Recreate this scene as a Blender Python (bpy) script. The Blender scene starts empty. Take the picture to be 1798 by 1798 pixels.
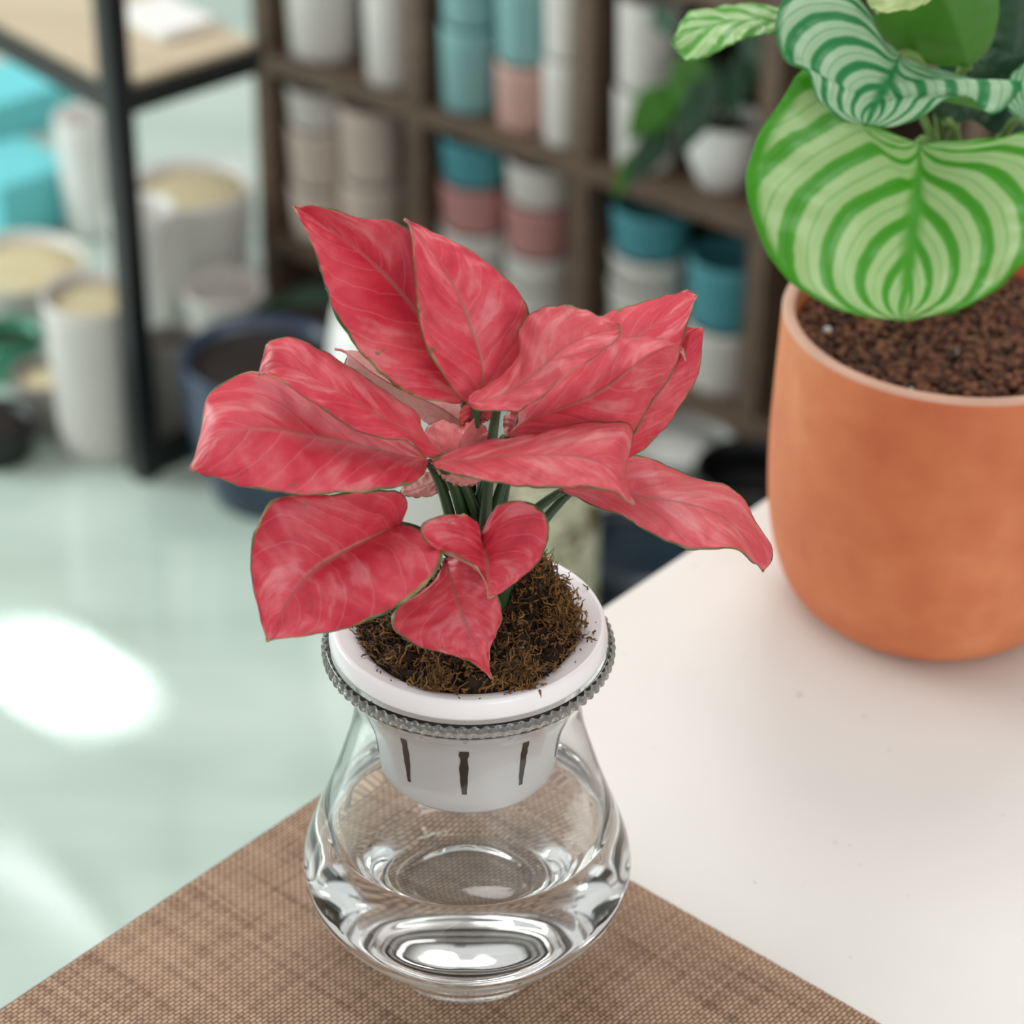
import bpy, bmesh, math, random
from mathutils import Vector, Matrix, noise

random.seed(7)
SC = bpy.context.scene
COL = SC.collection

# ------------------------------------------------------------------ camera
FPX, PITCH, ROLL = 4500.0, 0.5773, 0.0165
TZ = 0.75                                   # table top height above the floor
CAM = Vector((0.0, 0.0, TZ + 0.767))
Fw = Vector((0, math.cos(PITCH), -math.sin(PITCH)))
Up = Vector((0, math.sin(PITCH), math.cos(PITCH)))
Rt = Vector((1, 0, 0))
camX = Rt * math.cos(ROLL) + Up * math.sin(ROLL)
camY = -Rt * math.sin(ROLL) + Up * math.cos(ROLL)
cd = bpy.data.cameras.new('camera')
cam = bpy.data.objects.new('camera', cd)
COL.objects.link(cam)
M = Matrix((camX, camY, -Fw)).transposed().to_4x4()
M.translation = CAM
cam.matrix_world = M
cd.sensor_width = 36.0
cd.lens = FPX / 1798.0 * 36.0
cd.clip_start = 0.02
cd.dof.use_dof = True
cd.dof.focus_distance = 1.0
cd.dof.aperture_fstop = 7.2
SC.camera = cam

# ------------------------------------------------------------------ world, light, exposure
SC.view_settings.view_transform = 'Standard'
SC.view_settings.look = 'None'
SC.view_settings.gamma = 1.0
SC.view_settings.use_curve_mapping = False
SC.view_settings.exposure = 0.0
SC.cycles.max_bounces = 24
SC.cycles.transmission_bounces = 20
SC.cycles.transparent_max_bounces = 16
SC.cycles.sample_clamp_indirect = 6.0
W = bpy.data.worlds.new('world')
SC.world = W
W.use_nodes = True
nt = W.node_tree
bg = nt.nodes['Background']
tc = nt.nodes.new('ShaderNodeTexCoord')
sx = nt.nodes.new('ShaderNodeSeparateXYZ')
rp = nt.nodes.new('ShaderNodeValToRGB')
nt.links.new(tc.outputs['Generated'], sx.inputs[0])
nt.links.new(sx.outputs['Z'], rp.inputs[0])
nt.links.new(rp.outputs[0], bg.inputs['Color'])
cr = rp.color_ramp
cr.elements[0].position = 0.0
cr.elements[0].color = (0.52, 0.515, 0.50, 1)
cr.elements[1].position = 0.75
cr.elements[1].color = (0.98, 0.98, 0.98, 1)
e = cr.elements.new(0.3)
e.color = (0.72, 0.73, 0.73, 1)
bg.inputs['Strength'].default_value = 0.76


def area_light(name, loc, target, sx_, sy_, power, color, roll=0.0):
    ld = bpy.data.lights.new(name, 'AREA')
    ld.shape = 'RECTANGLE'
    ld.size, ld.size_y = sx_, sy_
    ld.energy = power
    ld.color = color
    o = bpy.data.objects.new(name, ld)
    COL.objects.link(o)
    o.location = loc
    d = (Vector(target) - Vector(loc)).normalized()
    q = d.to_track_quat('-Z', 'Y')
    o.rotation_mode = 'QUATERNION'
    from mathutils import Quaternion
    o.rotation_quaternion = q @ Quaternion((0, 0, 1), roll)
    return o


area_light('ceiling_light_panel', (-0.5, 1.1, 2.9), (0, 0.9, 0.75), 1.0, 0.6, 7, (1.0, 0.99, 0.97))
area_light('ceiling_light_panel_back', (0.5, 2.6, 2.8), (0.3, 2.4, 0.3), 1.2, 0.8, 22, (1.0, 0.97, 0.93))
area_light('front_fill_light', (1.0, -1.1, 1.7), (0.0, 0.9, 0.85), 0.9, 1.2, 16, (1.0, 0.99, 0.97))  # unseen front fill, added to brighten the basket and leaf fronts
area_light('window_light', (-3.0, 2.6, 1.6), (-0.6, 2.2, 0.3), 1.8, 1.6, 80, (0.88, 1.0, 0.97))

# ------------------------------------------------------------------ pixel -> place helpers
def ray(u, v):
    return (Fw * FPX + camX * (u - 899) - camY * (v - 899)) / FPX


def PZ(u, v, z):
    d = ray(u, v)
    return CAM + d * ((z - CAM.z) / d.z)


def PY(u, v, y):
    d = ray(u, v)
    return CAM + d * (y / d.y)


def ceiling_tube(name, a, b, width, power, color, h=2.6):
    """a long lamp under the ceiling, placed where the floor mirrors it between two floor points"""
    ends = []
    for (u, v) in (a, b):
        f = PZ(u, v, 0.0)
        d = f - CAM
        d.z = -d.z
        ends.append(f + d * (h / d.z))
    c_, ax = (ends[0] + ends[1]) / 2, ends[1] - ends[0]
    ld = bpy.data.lights.new(name, 'AREA')
    ld.shape = 'RECTANGLE'
    ld.size, ld.size_y = ax.length, width
    ld.energy = power
    ld.color = color
    o = bpy.data.objects.new(name, ld)
    COL.objects.link(o)
    o.location = c_
    o.rotation_euler = (0, 0, math.atan2(ax.y, ax.x))


# unseen narrow-beam lamp, added to imitate a patch of glare on the floor
_a, _b = PZ(10, 1120, 0.0), PZ(235, 1275, 0.0)
_c = (_a + _b) / 2
ld_ = bpy.data.lights.new('added_glare_lamp', 'AREA')
ld_.shape = 'ELLIPSE'
ld_.size, ld_.size_y = (_b - _a).length * 0.8, 0.02
ld_.energy = 0.32
ld_.color = (0.93, 1.0, 0.99)
ld_.spread = math.radians(4.5)
lo_ = bpy.data.objects.new('added_glare_lamp', ld_)
COL.objects.link(lo_)
lo_.location = (_c.x - 0.01, _c.y + 0.01, 1.9)
lo_.rotation_euler = (0, 0, math.atan2((_b - _a).y, (_b - _a).x))
ceiling_tube('ceiling_strip_light', (-120, 1430), (290, 1700), 0.04, 2.2, (0.93, 1.0, 0.99))


def hexc(h, a=1.0):
    h = h.lstrip('#')
    o = []
    for i in (0, 2, 4):
        c = int(h[i:i + 2], 16) / 255
        o.append(c / 12.92 if c <= 0.04045 else ((c + 0.055) / 1.055) ** 2.4)
    return (*o, a)


# ------------------------------------------------------------------ objects
def link(name, me, mats=None, parent=None, smooth=True):
    o = bpy.data.objects.new(name, me)
    COL.objects.link(o)
    if mats:
        for m in (mats if isinstance(mats, (list, tuple)) else [mats]):
            me.materials.append(m)
    if smooth:
        for p in me.polygons:
            p.use_smooth = True
    if parent is not None:
        # vertices are written in world coordinates; move them into the parent's frame
        off = Vector(parent.location)
        if parent.parent is not None:
            off = off + Vector(parent.parent.location)
        if parent.type == 'MESH':
            off = Vector(parent['_org']) if '_org' in parent else off
        me.transform(Matrix.Translation(-off))
        o.parent = parent
    return o


def tag(o, label, cat, group=None, kind=None):
    o['label'] = label
    o['category'] = cat
    if group:
        o['group'] = group
    if kind:
        o['kind'] = kind
    return o


def thing(name, loc, label, cat, group=None, kind=None):
    o = bpy.data.objects.new(name, None)
    COL.objects.link(o)
    o.location = loc
    o.empty_display_size = 0.02
    return tag(o, label, cat, group, kind)


def mesh_from(verts, faces, name='m'):
    me = bpy.data.meshes.new(name)
    me.from_pydata([tuple(v) for v in verts], [], faces)
    me.update()
    return me


def recenter(o):
    """give a top-level mesh its origin at the middle of its base"""
    vs = [v.co.copy() for v in o.data.vertices]
    c = Vector(((min(v.x for v in vs) + max(v.x for v in vs)) / 2, (min(v.y for v in vs) + max(v.y for v in vs)) / 2, min(v.z for v in vs)))
    o.data.transform(Matrix.Translation(-c))
    o.location = c
    return o


def lathe(profile, cx, cy, z0, seg=96, close=False, mod=None, tilt=None):
    """profile: list of (r, z). Returns verts, faces. r==0 ends become poles."""
    vs, fs, rings = [], [], []
    for i, (r, z) in enumerate(profile):
        if r < 1e-7:
            rings.append([len(vs)])
            vs.append(Vector((cx, cy, z0 + z)))
        else:
            ring = []
            for k in range(seg):
                a = 2 * math.pi * k / seg
                rr = r + (mod(a, i) if mod else 0)
                ring.append(len(vs))
                vs.append(Vector((cx + rr * math.cos(a), cy + rr * math.sin(a), z0 + z)))
            rings.append(ring)
    n = len(rings)
    for i in range(n if close else n - 1):
        a, b = rings[i], rings[(i + 1) % n]
        if len(a) == 1 and len(b) == 1:
            continue
        for k in range(seg):
            k2 = (k + 1) % seg
            if len(a) == 1:
                fs.append((a[0], b[k2], b[k]))
            elif len(b) == 1:
                fs.append((a[k], a[k2], b[0]))
            else:
                fs.append((a[k], a[k2], b[k2], b[k]))
    return vs, fs


def smooth_profile(pts, n=6):
    """Catmull-Rom through (r, z) points"""
    out = []
    m = len(pts)
    for i in range(m - 1):
        p0 = pts[max(i - 1, 0)]
        p1 = pts[i]
        p2 = pts[i + 1]
        p3 = pts[min(i + 2, m - 1)]
        for j in range(n):
            t = j / n
            out.append(tuple(0.5 * (2 * p1[k] + (p2[k] - p0[k]) * t + (2 * p0[k] - 5 * p1[k] + 4 * p2[k] - p3[k]) * t * t
                                    + (3 * p1[k] - p0[k] - 3 * p2[k] + p3[k]) * t ** 3) for k in range(len(p1))))
    out.append(tuple(pts[-1]))
    return out


def fix_normals(me):
    bm = bmesh.new()
    bm.from_mesh(me)
    bmesh.ops.recalc_face_normals(bm, faces=bm.faces)
    bm.to_mesh(me)
    bm.free()


def box_me(center, ax, ay, az, bevel=0.0):
    """box from centre and three half-axis vectors"""
    bm = bmesh.new()
    vs = []
    for sz in (-1, 1):
        for sy in (-1, 1):
            for sx_ in (-1, 1):
                vs.append(bm.verts.new(center + ax * sx_ + ay * sy + az * sz))
    for f in ((0, 2, 3, 1), (4, 5, 7, 6), (0, 1, 5, 4), (2, 6, 7, 3), (0, 4, 6, 2), (1, 3, 7, 5)):
        bm.faces.new([vs[i] for i in f])
    bmesh.ops.recalc_face_normals(bm, faces=bm.faces)
    if bevel:
        bmesh.ops.bevel(bm, geom=bm.edges[:], offset=bevel, segments=2, affect='EDGES', profile=0.5)
    me = bpy.data.meshes.new('box')
    bm.to_mesh(me)
    bm.free()
    return me


def tube(pts, radii, seg=8, cap=True):
    vs, fs = [], []
    n = len(pts)
    ref = Vector((0.3, 0.2, 1)).normalized()
    prev = None
    for i in range(n):
        t = (pts[min(i + 1, n - 1)] - pts[max(i - 1, 0)]).normalized()
        if prev is None:
            a = t.cross(ref)
            if a.length < 1e-4:
                a = t.cross(Vector((1, 0, 0)))
            a.normalize()
        else:
            a = (prev - t * prev.dot(t)).normalized()
        b = t.cross(a)
        prev = a
        r = radii[i] if isinstance(radii, (list, tuple)) else radii
        for k in range(seg):
            an = 2 * math.pi * k / seg
            vs.append(pts[i] + a * (r * math.cos(an)) + b * (r * math.sin(an)))
    for i in range(n - 1):
        for k in range(seg):
            k2 = (k + 1) % seg
            fs.append((i * seg + k, i * seg + k2, (i + 1) * seg + k2, (i + 1) * seg + k))
    if cap:
        fs.append(tuple(range(seg - 1, -1, -1)))
        fs.append(tuple((n - 1) * seg + k for k in range(seg)))
    return vs, fs


def crom(pts, n):
    """resample a polyline of Vectors by arc length with Catmull-Rom, n+1 points"""
    dense = []
    m = len(pts)
    for i in range(m - 1):
        p0, p1, p2, p3 = pts[max(i - 1, 0)], pts[i], pts[i + 1], pts[min(i + 2, m - 1)]
        for j in range(12):
            t = j / 12
            dense.append(0.5 * (2 * p1 + (p2 - p0) * t + (2 * p0 - 5 * p1 + 4 * p2 - p3) * t * t + (3 * p1 - p0 - 3 * p2 + p3) * t ** 3))
    dense.append(pts[-1].copy())
    L = [0.0]
    for i in range(1, len(dense)):
        L.append(L[-1] + (dense[i] - dense[i - 1]).length)
    out, k = [], 0
    for j in range(n + 1):
        s = L[-1] * j / n
        while k < len(L) - 2 and L[k + 1] < s:
            k += 1
        d = L[k + 1] - L[k]
        out.append(dense[k].lerp(dense[k + 1], 0 if d < 1e-9 else min(1, (s - L[k]) / d)))
    return out


# ------------------------------------------------------------------ materials
def mat(name):
    m = bpy.data.materials.new(name)
    m.use_nodes = True
    nt = m.node_tree
    return m, nt, nt.nodes['Principled BSDF']


def nd(nt, typ, **kw):
    n = nt.nodes.new('ShaderNode' + typ)
    for k, v in kw.items():
        setattr(n, k, v)
    return n


def math_n(nt, op, a, b=None, c=None, clamp=False):
    n = nt.nodes.new('ShaderNodeMath')
    n.operation = op
    n.use_clamp = clamp
    for i, x in enumerate((a, b, c)):
        if x is None:
            continue
        if isinstance(x, (int, float)):
            n.inputs[i].default_value = x
        else:
            nt.links.new(x, n.inputs[i])
    return n.outputs[0]


def mix_c(nt, fac, a, b, mode='MIX'):
    n = nt.nodes.new('ShaderNodeMix')
    n.data_type = 'RGBA'
    n.blend_type = mode
    for sock, x in ((0, fac), (6, a), (7, b)):
        if isinstance(x, (int, float)):
            n.inputs[sock].default_value = x
        elif isinstance(x, tuple):
            n.inputs[sock].default_value = x
        else:
            nt.links.new(x, n.inputs[sock])
    return n.outputs[2]


def ramp(nt, fac, stops, interp='LINEAR'):
    n = nt.nodes.new('ShaderNodeValToRGB')
    n.color_ramp.interpolation = interp
    el = n.color_ramp.elements
    while len(el) < len(stops):
        el.new(0.5)
    for e_, (p, c) in zip(el, stops):
        e_.position = p
        e_.color = c if isinstance(c, tuple) else (c, c, c, 1)
    nt.links.new(fac, n.inputs[0])
    return n.outputs[0]


def noise_n(nt, vec, scale, detail=2.0, rough=0.5, dist=0.0):
    n = nt.nodes.new('ShaderNodeTexNoise')
    n.inputs['Scale'].default_value = scale
    n.inputs['Detail'].default_value = detail
    n.inputs['Roughness'].default_value = rough
    n.inputs['Distortion'].default_value = dist
    if vec is not None:
        nt.links.new(vec, n.inputs['Vector'])
    return n.outputs[0]


def bump_n(nt, h, strength, dist=0.001, bsdf=None):
    n = nt.nodes.new('ShaderNodeBump')
    n.inputs['Strength'].default_value = strength
    n.inputs['Distance'].default_value = dist
    nt.links.new(h, n.inputs['Height'])
    if bsdf is not None:
        nt.links.new(n.outputs[0], bsdf.inputs['Normal'])
    return n.outputs[0]


def objco(nt):
    return nt.nodes.new('ShaderNodeTexCoord').outputs['Object']


def plain(name, col, rough=0.5, var=0.06, scale=20.0, spec=0.5, bump=0.0):
    m, nt, b = mat(name)
    c = hexc(col) if isinstance(col, str) else col
    n = noise_n(nt, objco(nt), scale, 3)
    dark = tuple(x * (1 - var) for x in c[:3]) + (1,)
    lite = tuple(min(1, x * (1 + var)) for x in c[:3]) + (1,)
    nt.links.new(ramp(nt, n, [(0.3, dark), (0.7, lite)]), b.inputs['Base Color'])
    b.inputs['Roughness'].default_value = rough
    b.inputs['Specular IOR Level'].default_value = spec
    if bump:
        bump_n(nt, n, bump, 0.002, b)
    return m


def pink_leaf_mat(name, under=False, seed=0.0, pale=0.0):
    m, nt, b = mat(name)
    uv = nt.nodes.new('ShaderNodeUVMap').outputs[0]
    sp = nt.nodes.new('ShaderNodeSeparateXYZ')
    nt.links.new(uv, sp.inputs[0])
    vx, t = sp.outputs[0], sp.outputs[1]                     # vx 0..1 across (0.5 midrib), t along
    av = math_n(nt, 'ABSOLUTE', math_n(nt, 'MULTIPLY_ADD', vx, 2.0, -1.0))   # 0 midrib .. 1 edge
    oc = objco(nt)
    n1 = noise_n(nt, oc, 38 + seed, 4, 0.6)
    n2 = noise_n(nt, oc, 160, 4, 0.6)
    n3 = noise_n(nt, oc, 520, 3, 0.6)
    # side veins: w runs along the leaf, swept toward the tip away from the midrib
    sweep = math_n(nt, 'POWER', av, 1.25)
    w = math_n(nt, 'SUBTRACT', t, math_n(nt, 'MULTIPLY', sweep, 0.30))
    w = math_n(nt, 'ADD', w, math_n(nt, 'MULTIPLY', n1, 0.10))
    fr = math_n(nt, 'FRACT', math_n(nt, 'MULTIPLY_ADD', w, 8.0, 4.0))
    tri = math_n(nt, 'ABSOLUTE', math_n(nt, 'MULTIPLY_ADD', fr, 2.0, -1.0))  # 1 at vein, 0 between
    vein = ramp(nt, tri, [(0.90, 0.0), (0.985, 1.0)])
    if not under:
        base = ramp(nt, n1, [(0.30, hexc('#d02a3f')), (0.5, hexc('#dc4052')), (0.72, hexc('#e6626b'))])
        cmb = nt.nodes.new('ShaderNodeCombineXYZ')
        nt.links.new(math_n(nt, 'MULTIPLY', w, 10.0), cmb.inputs[0])
        nt.links.new(math_n(nt, 'MULTIPLY_ADD', vx, 3.2, seed * 1.7), cmb.inputs[1])
        nt.links.new(math_n(nt, 'MULTIPLY', n1, 0.6), cmb.inputs[2])
        fe = noise_n(nt, cmb.outputs[0], 1.0, 2, 0.45, 0.2)
        base = mix_c(nt, math_n(nt, 'MULTIPLY', ramp(nt, fe, [(0.55, 0.0), (0.68, 1.0)]), 0.5), base, hexc('#ee9799'))  # pale streaks: variegation, with soft sheen between veins painted into the colour
        base = mix_c(nt, math_n(nt, 'MULTIPLY', ramp(nt, fe, [(0.34, 1.0), (0.46, 0.0)]), 0.5), base, hexc('#c01e38'))
    else:
        base = ramp(nt, n1, [(0.3, hexc('#d58d88')), (0.7, hexc('#e2a79f'))])
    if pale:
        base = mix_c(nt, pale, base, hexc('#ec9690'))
    base = mix_c(nt, math_n(nt, 'MULTIPLY', ramp(nt, n3, [(0.4, 0.0), (0.7, 1.0)]), 0.18), base, hexc('#a8203a'))
    base = mix_c(nt, math_n(nt, 'MULTIPLY', vein, 0.22), base, hexc('#e9949a'))
    # midrib line, olive near the base
    rib = ramp(nt, av, [(0.0, 1.0), (0.022, 0.85), (0.05, 0.0)])
    rib_col = mix_c(nt, ramp(nt, t, [(0.0, 0.0), (0.85, 1.0)]), hexc('#8d7a55'), hexc('#c4475a'))
    base = mix_c(nt, math_n(nt, 'MULTIPLY', rib, 0.75), base, rib_col)
    # green to straw margin with uneven width
    ne = noise_n(nt, oc, 95, 3, 0.7)
    edge_in = math_n(nt, 'MULTIPLY_ADD', ne, -0.14, 1.03)
    em = math_n(nt, 'MULTIPLY', math_n(nt, 'SUBTRACT', av, edge_in), 60.0, clamp=True)
    base = mix_c(nt, em, base, ramp(nt, noise_n(nt, oc, 60 + seed, 2), [(0.35, hexc('#2f4a26')), (0.55, hexc('#6d7440')), (0.7, hexc('#b9a071'))]))
    # pale yellowish tip
    tip = math_n(nt, 'MULTIPLY', math_n(nt, 'SUBTRACT', t, 0.955), 22.0, clamp=True)
    base = mix_c(nt, math_n(nt, 'MULTIPLY', tip, 0.6), base, hexc('#e3a98e'))
    # green specks close to the margin
    sp_n = noise_n(nt, oc, 210, 2, 0.5)
    spk = math_n(nt, 'MULTIPLY', ramp(nt, sp_n, [(0.69, 0.0), (0.73, 1.0)]), ramp(nt, av, [(0.55, 0.0), (0.9, 1.0)]))
    base = mix_c(nt, math_n(nt, 'MULTIPLY', spk, 0.8), base, hexc('#5e6b33'))
    nt.links.new(base, b.inputs['Base Color'])
    b.inputs['Roughness'].default_value = 0.42 if not under else 0.6
    b.inputs['Specular IOR Level'].default_value = 0.5
    h = math_n(nt, 'ADD', math_n(nt, 'MULTIPLY', ramp(nt, tri, [(0.35, 1.0), (1.0, 0.0)]), 1.0), math_n(nt, 'MULTIPLY', n2, 0.25))
    h = math_n(nt, 'ADD', h, math_n(nt, 'MULTIPLY', ramp(nt, av, [(0.0, 0.0), (0.06, 1.0)]), 0.8))
    nb = bump_n(nt, h, 0.22, 0.0008, b)
    tr = nt.nodes.new('ShaderNodeBsdfTranslucent')
    nt.links.new(mix_c(nt, 0.3, base, hexc('#e2525c')), tr.inputs[0])
    nt.links.new(nb, tr.inputs['Normal'])
    ms = nt.nodes.new('ShaderNodeMixShader')
    ms.inputs[0].default_value = 0.16
    nt.links.new(b.outputs[0], ms.inputs[1])
    nt.links.new(tr.outputs[0], ms.inputs[2])
    nt.links.new(ms.outputs[0], nt.nodes['Material Output'].inputs[0])
    return m


def striped_leaf_mat(name, light, green, dark, n_str=6.0, sweep_a=0.36, border=0.1):
    m, nt, b = mat(name)
    uv = nt.nodes.new('ShaderNodeUVMap').outputs[0]
    sp = nt.nodes.new('ShaderNodeSeparateXYZ')
    nt.links.new(uv, sp.inputs[0])
    vx, t = sp.outputs[0], sp.outputs[1]
    sgn = math_n(nt, 'GREATER_THAN', vx, 0.5)
    av = math_n(nt, 'ABSOLUTE', math_n(nt, 'MULTIPLY_ADD', vx, 2.0, -1.0))
    oc = objco(nt)
    n1 = noise_n(nt, oc, 30, 3)
    n2 = noise_n(nt, oc, 140, 3)
    w = math_n(nt, 'SUBTRACT', t, math_n(nt, 'MULTIPLY', math_n(nt, 'POWER', av, 0.85), sweep_a))
    w = math_n(nt, 'ADD', w, math_n(nt, 'MULTIPLY', n1, 0.03))
    w = math_n(nt, 'ADD', w, math_n(nt, 'MULTIPLY', sgn, 0.09))
    fr = math_n(nt, 'FRACT', math_n(nt, 'MULTIPLY_ADD', w, n_str, 7.0))
    tri = math_n(nt, 'ABSOLUTE', math_n(nt, 'MULTIPLY_ADD', fr, 2.0, -1.0))     # 0 mid of light band, 1 mid of green band
    wid = math_n(nt, 'ADD', tri, math_n(nt, 'MULTIPLY', math_n(nt, 'SUBTRACT', n2, 0.5), 0.16))
    band = ramp(nt, wid, [(0.55, 0.0), (0.70, 1.0)])
    thin = ramp(nt, tri, [(0.0, 1.0), (0.045, 0.6), (0.10, 0.0)])
    col = mix_c(nt, band, hexc(light), hexc(green))
    col = mix_c(nt, math_n(nt, 'MULTIPLY', thin, 0.55), col, hexc(green))
    col = mix_c(nt, math_n(nt, 'MULTIPLY', ramp(nt, tri, [(0.9, 0.0), (1.0, 1.0)]), 0.5), col, hexc(dark))
    rib = ramp(nt, math_n(nt, 'ADD', av, math_n(nt, 'MULTIPLY', n2, 0.04)), [(0.04, 1.0), (0.11, 0.0)])
    col = mix_c(nt, rib, col, hexc(green))
    bd = math_n(nt, 'MULTIPLY', math_n(nt, 'SUBTRACT', av, math_n(nt, 'MULTIPLY_ADD', n1, -border * 0.8, 1.0 - border * 0.5)), 16.0, clamp=True)
    col = mix_c(nt, bd, col, hexc(green))
    col = mix_c(nt, math_n(nt, 'MULTIPLY', n1, 0.12), col, hexc(green))
    nt.links.new(col, b.inputs['Base Color'])
    b.inputs['Roughness'].default_value = 0.33
    h = math_n(nt, 'ADD', ramp(nt, tri, [(0.2, 1.0), (1.0, 0.0)]), math_n(nt, 'MULTIPLY', n2, 0.15))
    nb = bump_n(nt, h, 0.5, 0.0016, b)
    tr = nt.nodes.new('ShaderNodeBsdfTranslucent')
    nt.links.new(col, tr.inputs[0])
    ms = nt.nodes.new('ShaderNodeMixShader')
    ms.inputs[0].default_value = 0.2
    nt.links.new(b.outputs[0], ms.inputs[1])
    nt.links.new(tr.outputs[0], ms.inputs[2])
    nt.links.new(ms.outputs[0], nt.nodes['Material Output'].inputs[0])
    return m


def glass_mat(name, ior, col=(0.985, 0.992, 0.988, 1), rough=0.0):
    m = bpy.data.materials.new(name)
    m.use_nodes = True
    nt = m.node_tree
    nt.nodes.remove(nt.nodes['Principled BSDF'])
    g = nt.nodes.new('ShaderNodeBsdfGlass')
    g.inputs['Color'].default_value = col
    g.inputs['IOR'].default_value = ior
    g.inputs['Roughness'].default_value = rough
    nt.links.new(g.outputs[0], nt.nodes['Material Output'].inputs[0])
    return m


MAT = {}
MAT['glass'] = glass_mat('clear_glass', 1.5)
MAT['water_top'] = glass_mat('water_surface', 1.333, (1, 1, 1, 1))
MAT['water_side'] = glass_mat('water_against_glass', 1.333 / 1.5, (1, 1, 1, 1))
MAT['pink'] = [pink_leaf_mat('pink_leaf_%d' % i, False, i * 5.0) for i in range(3)]
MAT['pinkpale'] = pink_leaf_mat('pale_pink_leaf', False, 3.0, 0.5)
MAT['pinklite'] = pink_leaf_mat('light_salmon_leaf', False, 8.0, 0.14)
MAT['under'] = pink_leaf_mat('leaf_underside', True)
MAT['stem'] = plain('petiole_green', '#2f4a2a', 0.4, 0.3, 60)
MAT['stripe1'] = striped_leaf_mat('striped_leaf_bright', '#bce298', '#4fae22', '#2c8514', 4.8, 0.80, 0.12)
MAT['stripe2'] = striped_leaf_mat('striped_leaf_blue', '#b8deb4', '#2f9450', '#146a30', 4.4, 0.98, 0.08)
MAT['stripe3'] = striped_leaf_mat('striped_leaf_pale', '#aed292', '#5aa236', '#3f8a22', 4.0, 0.30, 0.10)
MAT['gunder'] = plain('green_leaf_underside', '#3f7a1a', 0.5, 0.25, 18)
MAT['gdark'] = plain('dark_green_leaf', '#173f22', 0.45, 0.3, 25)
MAT['gyoung'] = plain('young_yellow_green_leaf', '#a9bd78', 0.45, 0.2, 25)
MAT['gstem'] = plain('green_stem', '#6f8f4a', 0.5, 0.2, 30)


# white laminate / quartz table
def table_mat():
    m, nt, b = mat('white_table_top')
    oc = objco(nt)
    n = noise_n(nt, oc, 5.0, 4, 0.6)
    c = ramp(nt, n, [(0.3, hexc('#dbd8d3')), (0.7, hexc('#e1ddd7'))])
    sp = noise_n(nt, oc, 230, 1, 0.4)
    c = mix_c(nt, math_n(nt, 'MULTIPLY', ramp(nt, sp, [(0.80, 0.0), (0.83, 1.0)]), 0.7), c, hexc('#8d857b'))
    nt.links.new(c, b.inputs['Base Color'])
    b.inputs['Roughness'].default_value = 0.42
    return m


def mat_weave():
    m, nt, b = mat('woven_placemat')
    oc = objco(nt)
    mp = nt.nodes.new('ShaderNodeMapping')
    nt.links.new(oc, mp.inputs[0])
    br = nt.nodes.new('ShaderNodeTexBrick')
    nt.links.new(mp.outputs[0], br.inputs[0])
    br.inputs['Scale'].default_value = 1.0
    br.inputs['Brick Width'].default_value = 0.0036
    br.inputs['Row Height'].default_value = 0.0019
    br.inputs['Mortar Size'].default_value = 0.00042
    br.inputs['Mortar Smooth'].default_value = 0.6
    br.inputs['Color1'].default_value = (0.2, 0.2, 0.2, 1)
    br.inputs['Color2'].default_value = (0.9, 0.9, 0.9, 1)
    br.offset = 0.5
    # long threads of slightly different browns in both directions
    s1 = nt.nodes.new('ShaderNodeMapping')
    s1.inputs['Scale'].default_value = (9, 330, 1)
    nt.links.new(oc, s1.inputs[0])
    t1 = noise_n(nt, s1.outputs[0], 1.0, 2, 0.6)
    s2 = nt.nodes.new('ShaderNodeMapping')
    s2.inputs['Scale'].default_value = (240, 10, 1)
    nt.links.new(oc, s2.inputs[0])
    t2 = noise_n(nt, s2.outputs[0], 1.0, 2, 0.6)
    big = noise_n(nt, oc, 26.0, 3, 0.6)
    sm = math_n(nt, 'ADD', math_n(nt, 'MULTIPLY', t1, 0.5), math_n(nt, 'MULTIPLY', t2, 0.5))
    sm = math_n(nt, 'ADD', math_n(nt, 'MULTIPLY', sm, 0.85), math_n(nt, 'MULTIPLY', big, 0.15))
    tv = ramp(nt, sm, [(0.38, hexc('#7d5d44')), (0.5, hexc('#b7947a')), (0.62, hexc('#cfac8f'))])
    pr = ramp(nt, br.outputs[0], [(0.0, 0.0), (1.0, 1.0)])
    tv = mix_c(nt, math_n(nt, 'MULTIPLY', pr, 0.42), tv, hexc('#cfae92'))
    mort = ramp(nt, br.outputs['Fac'], [(0.1, 0.0), (0.6, 1.0)])
    col = mix_c(nt, math_n(nt, 'MULTIPLY', mort, 0.85), tv, mix_c(nt, t2, hexc('#3f2813'), hexc('#7a5636')))
    nt.links.new(col, b.inputs['Base Color'])
    b.inputs['Roughness'].default_value = 0.65
    h = math_n(nt, 'SUBTRACT', 1.0, br.outputs['Fac'])
    bump_n(nt, h, 0.9, 0.0009, b)
    return m


def terracotta():
    m, nt, b = mat('terracotta')
    oc = objco(nt)
    n = noise_n(nt, oc, 9.0, 4, 0.65)
    n2 = noise_n(nt, oc, 45.0, 3, 0.6)
    s = math_n(nt, 'ADD', math_n(nt, 'MULTIPLY', n, 0.75), math_n(nt, 'MULTIPLY', n2, 0.25))
    c = ramp(nt, s, [(0.34, hexc('#c2653f')), (0.5, hexc('#d0774a')), (0.66, hexc('#df8d5c'))])
    nt.links.new(c, b.inputs['Base Color'])
    b.inputs['Roughness'].default_value = 0.62
    bump_n(nt, noise_n(nt, oc, 700, 2), 0.12, 0.0005, b)
    return m


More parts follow.
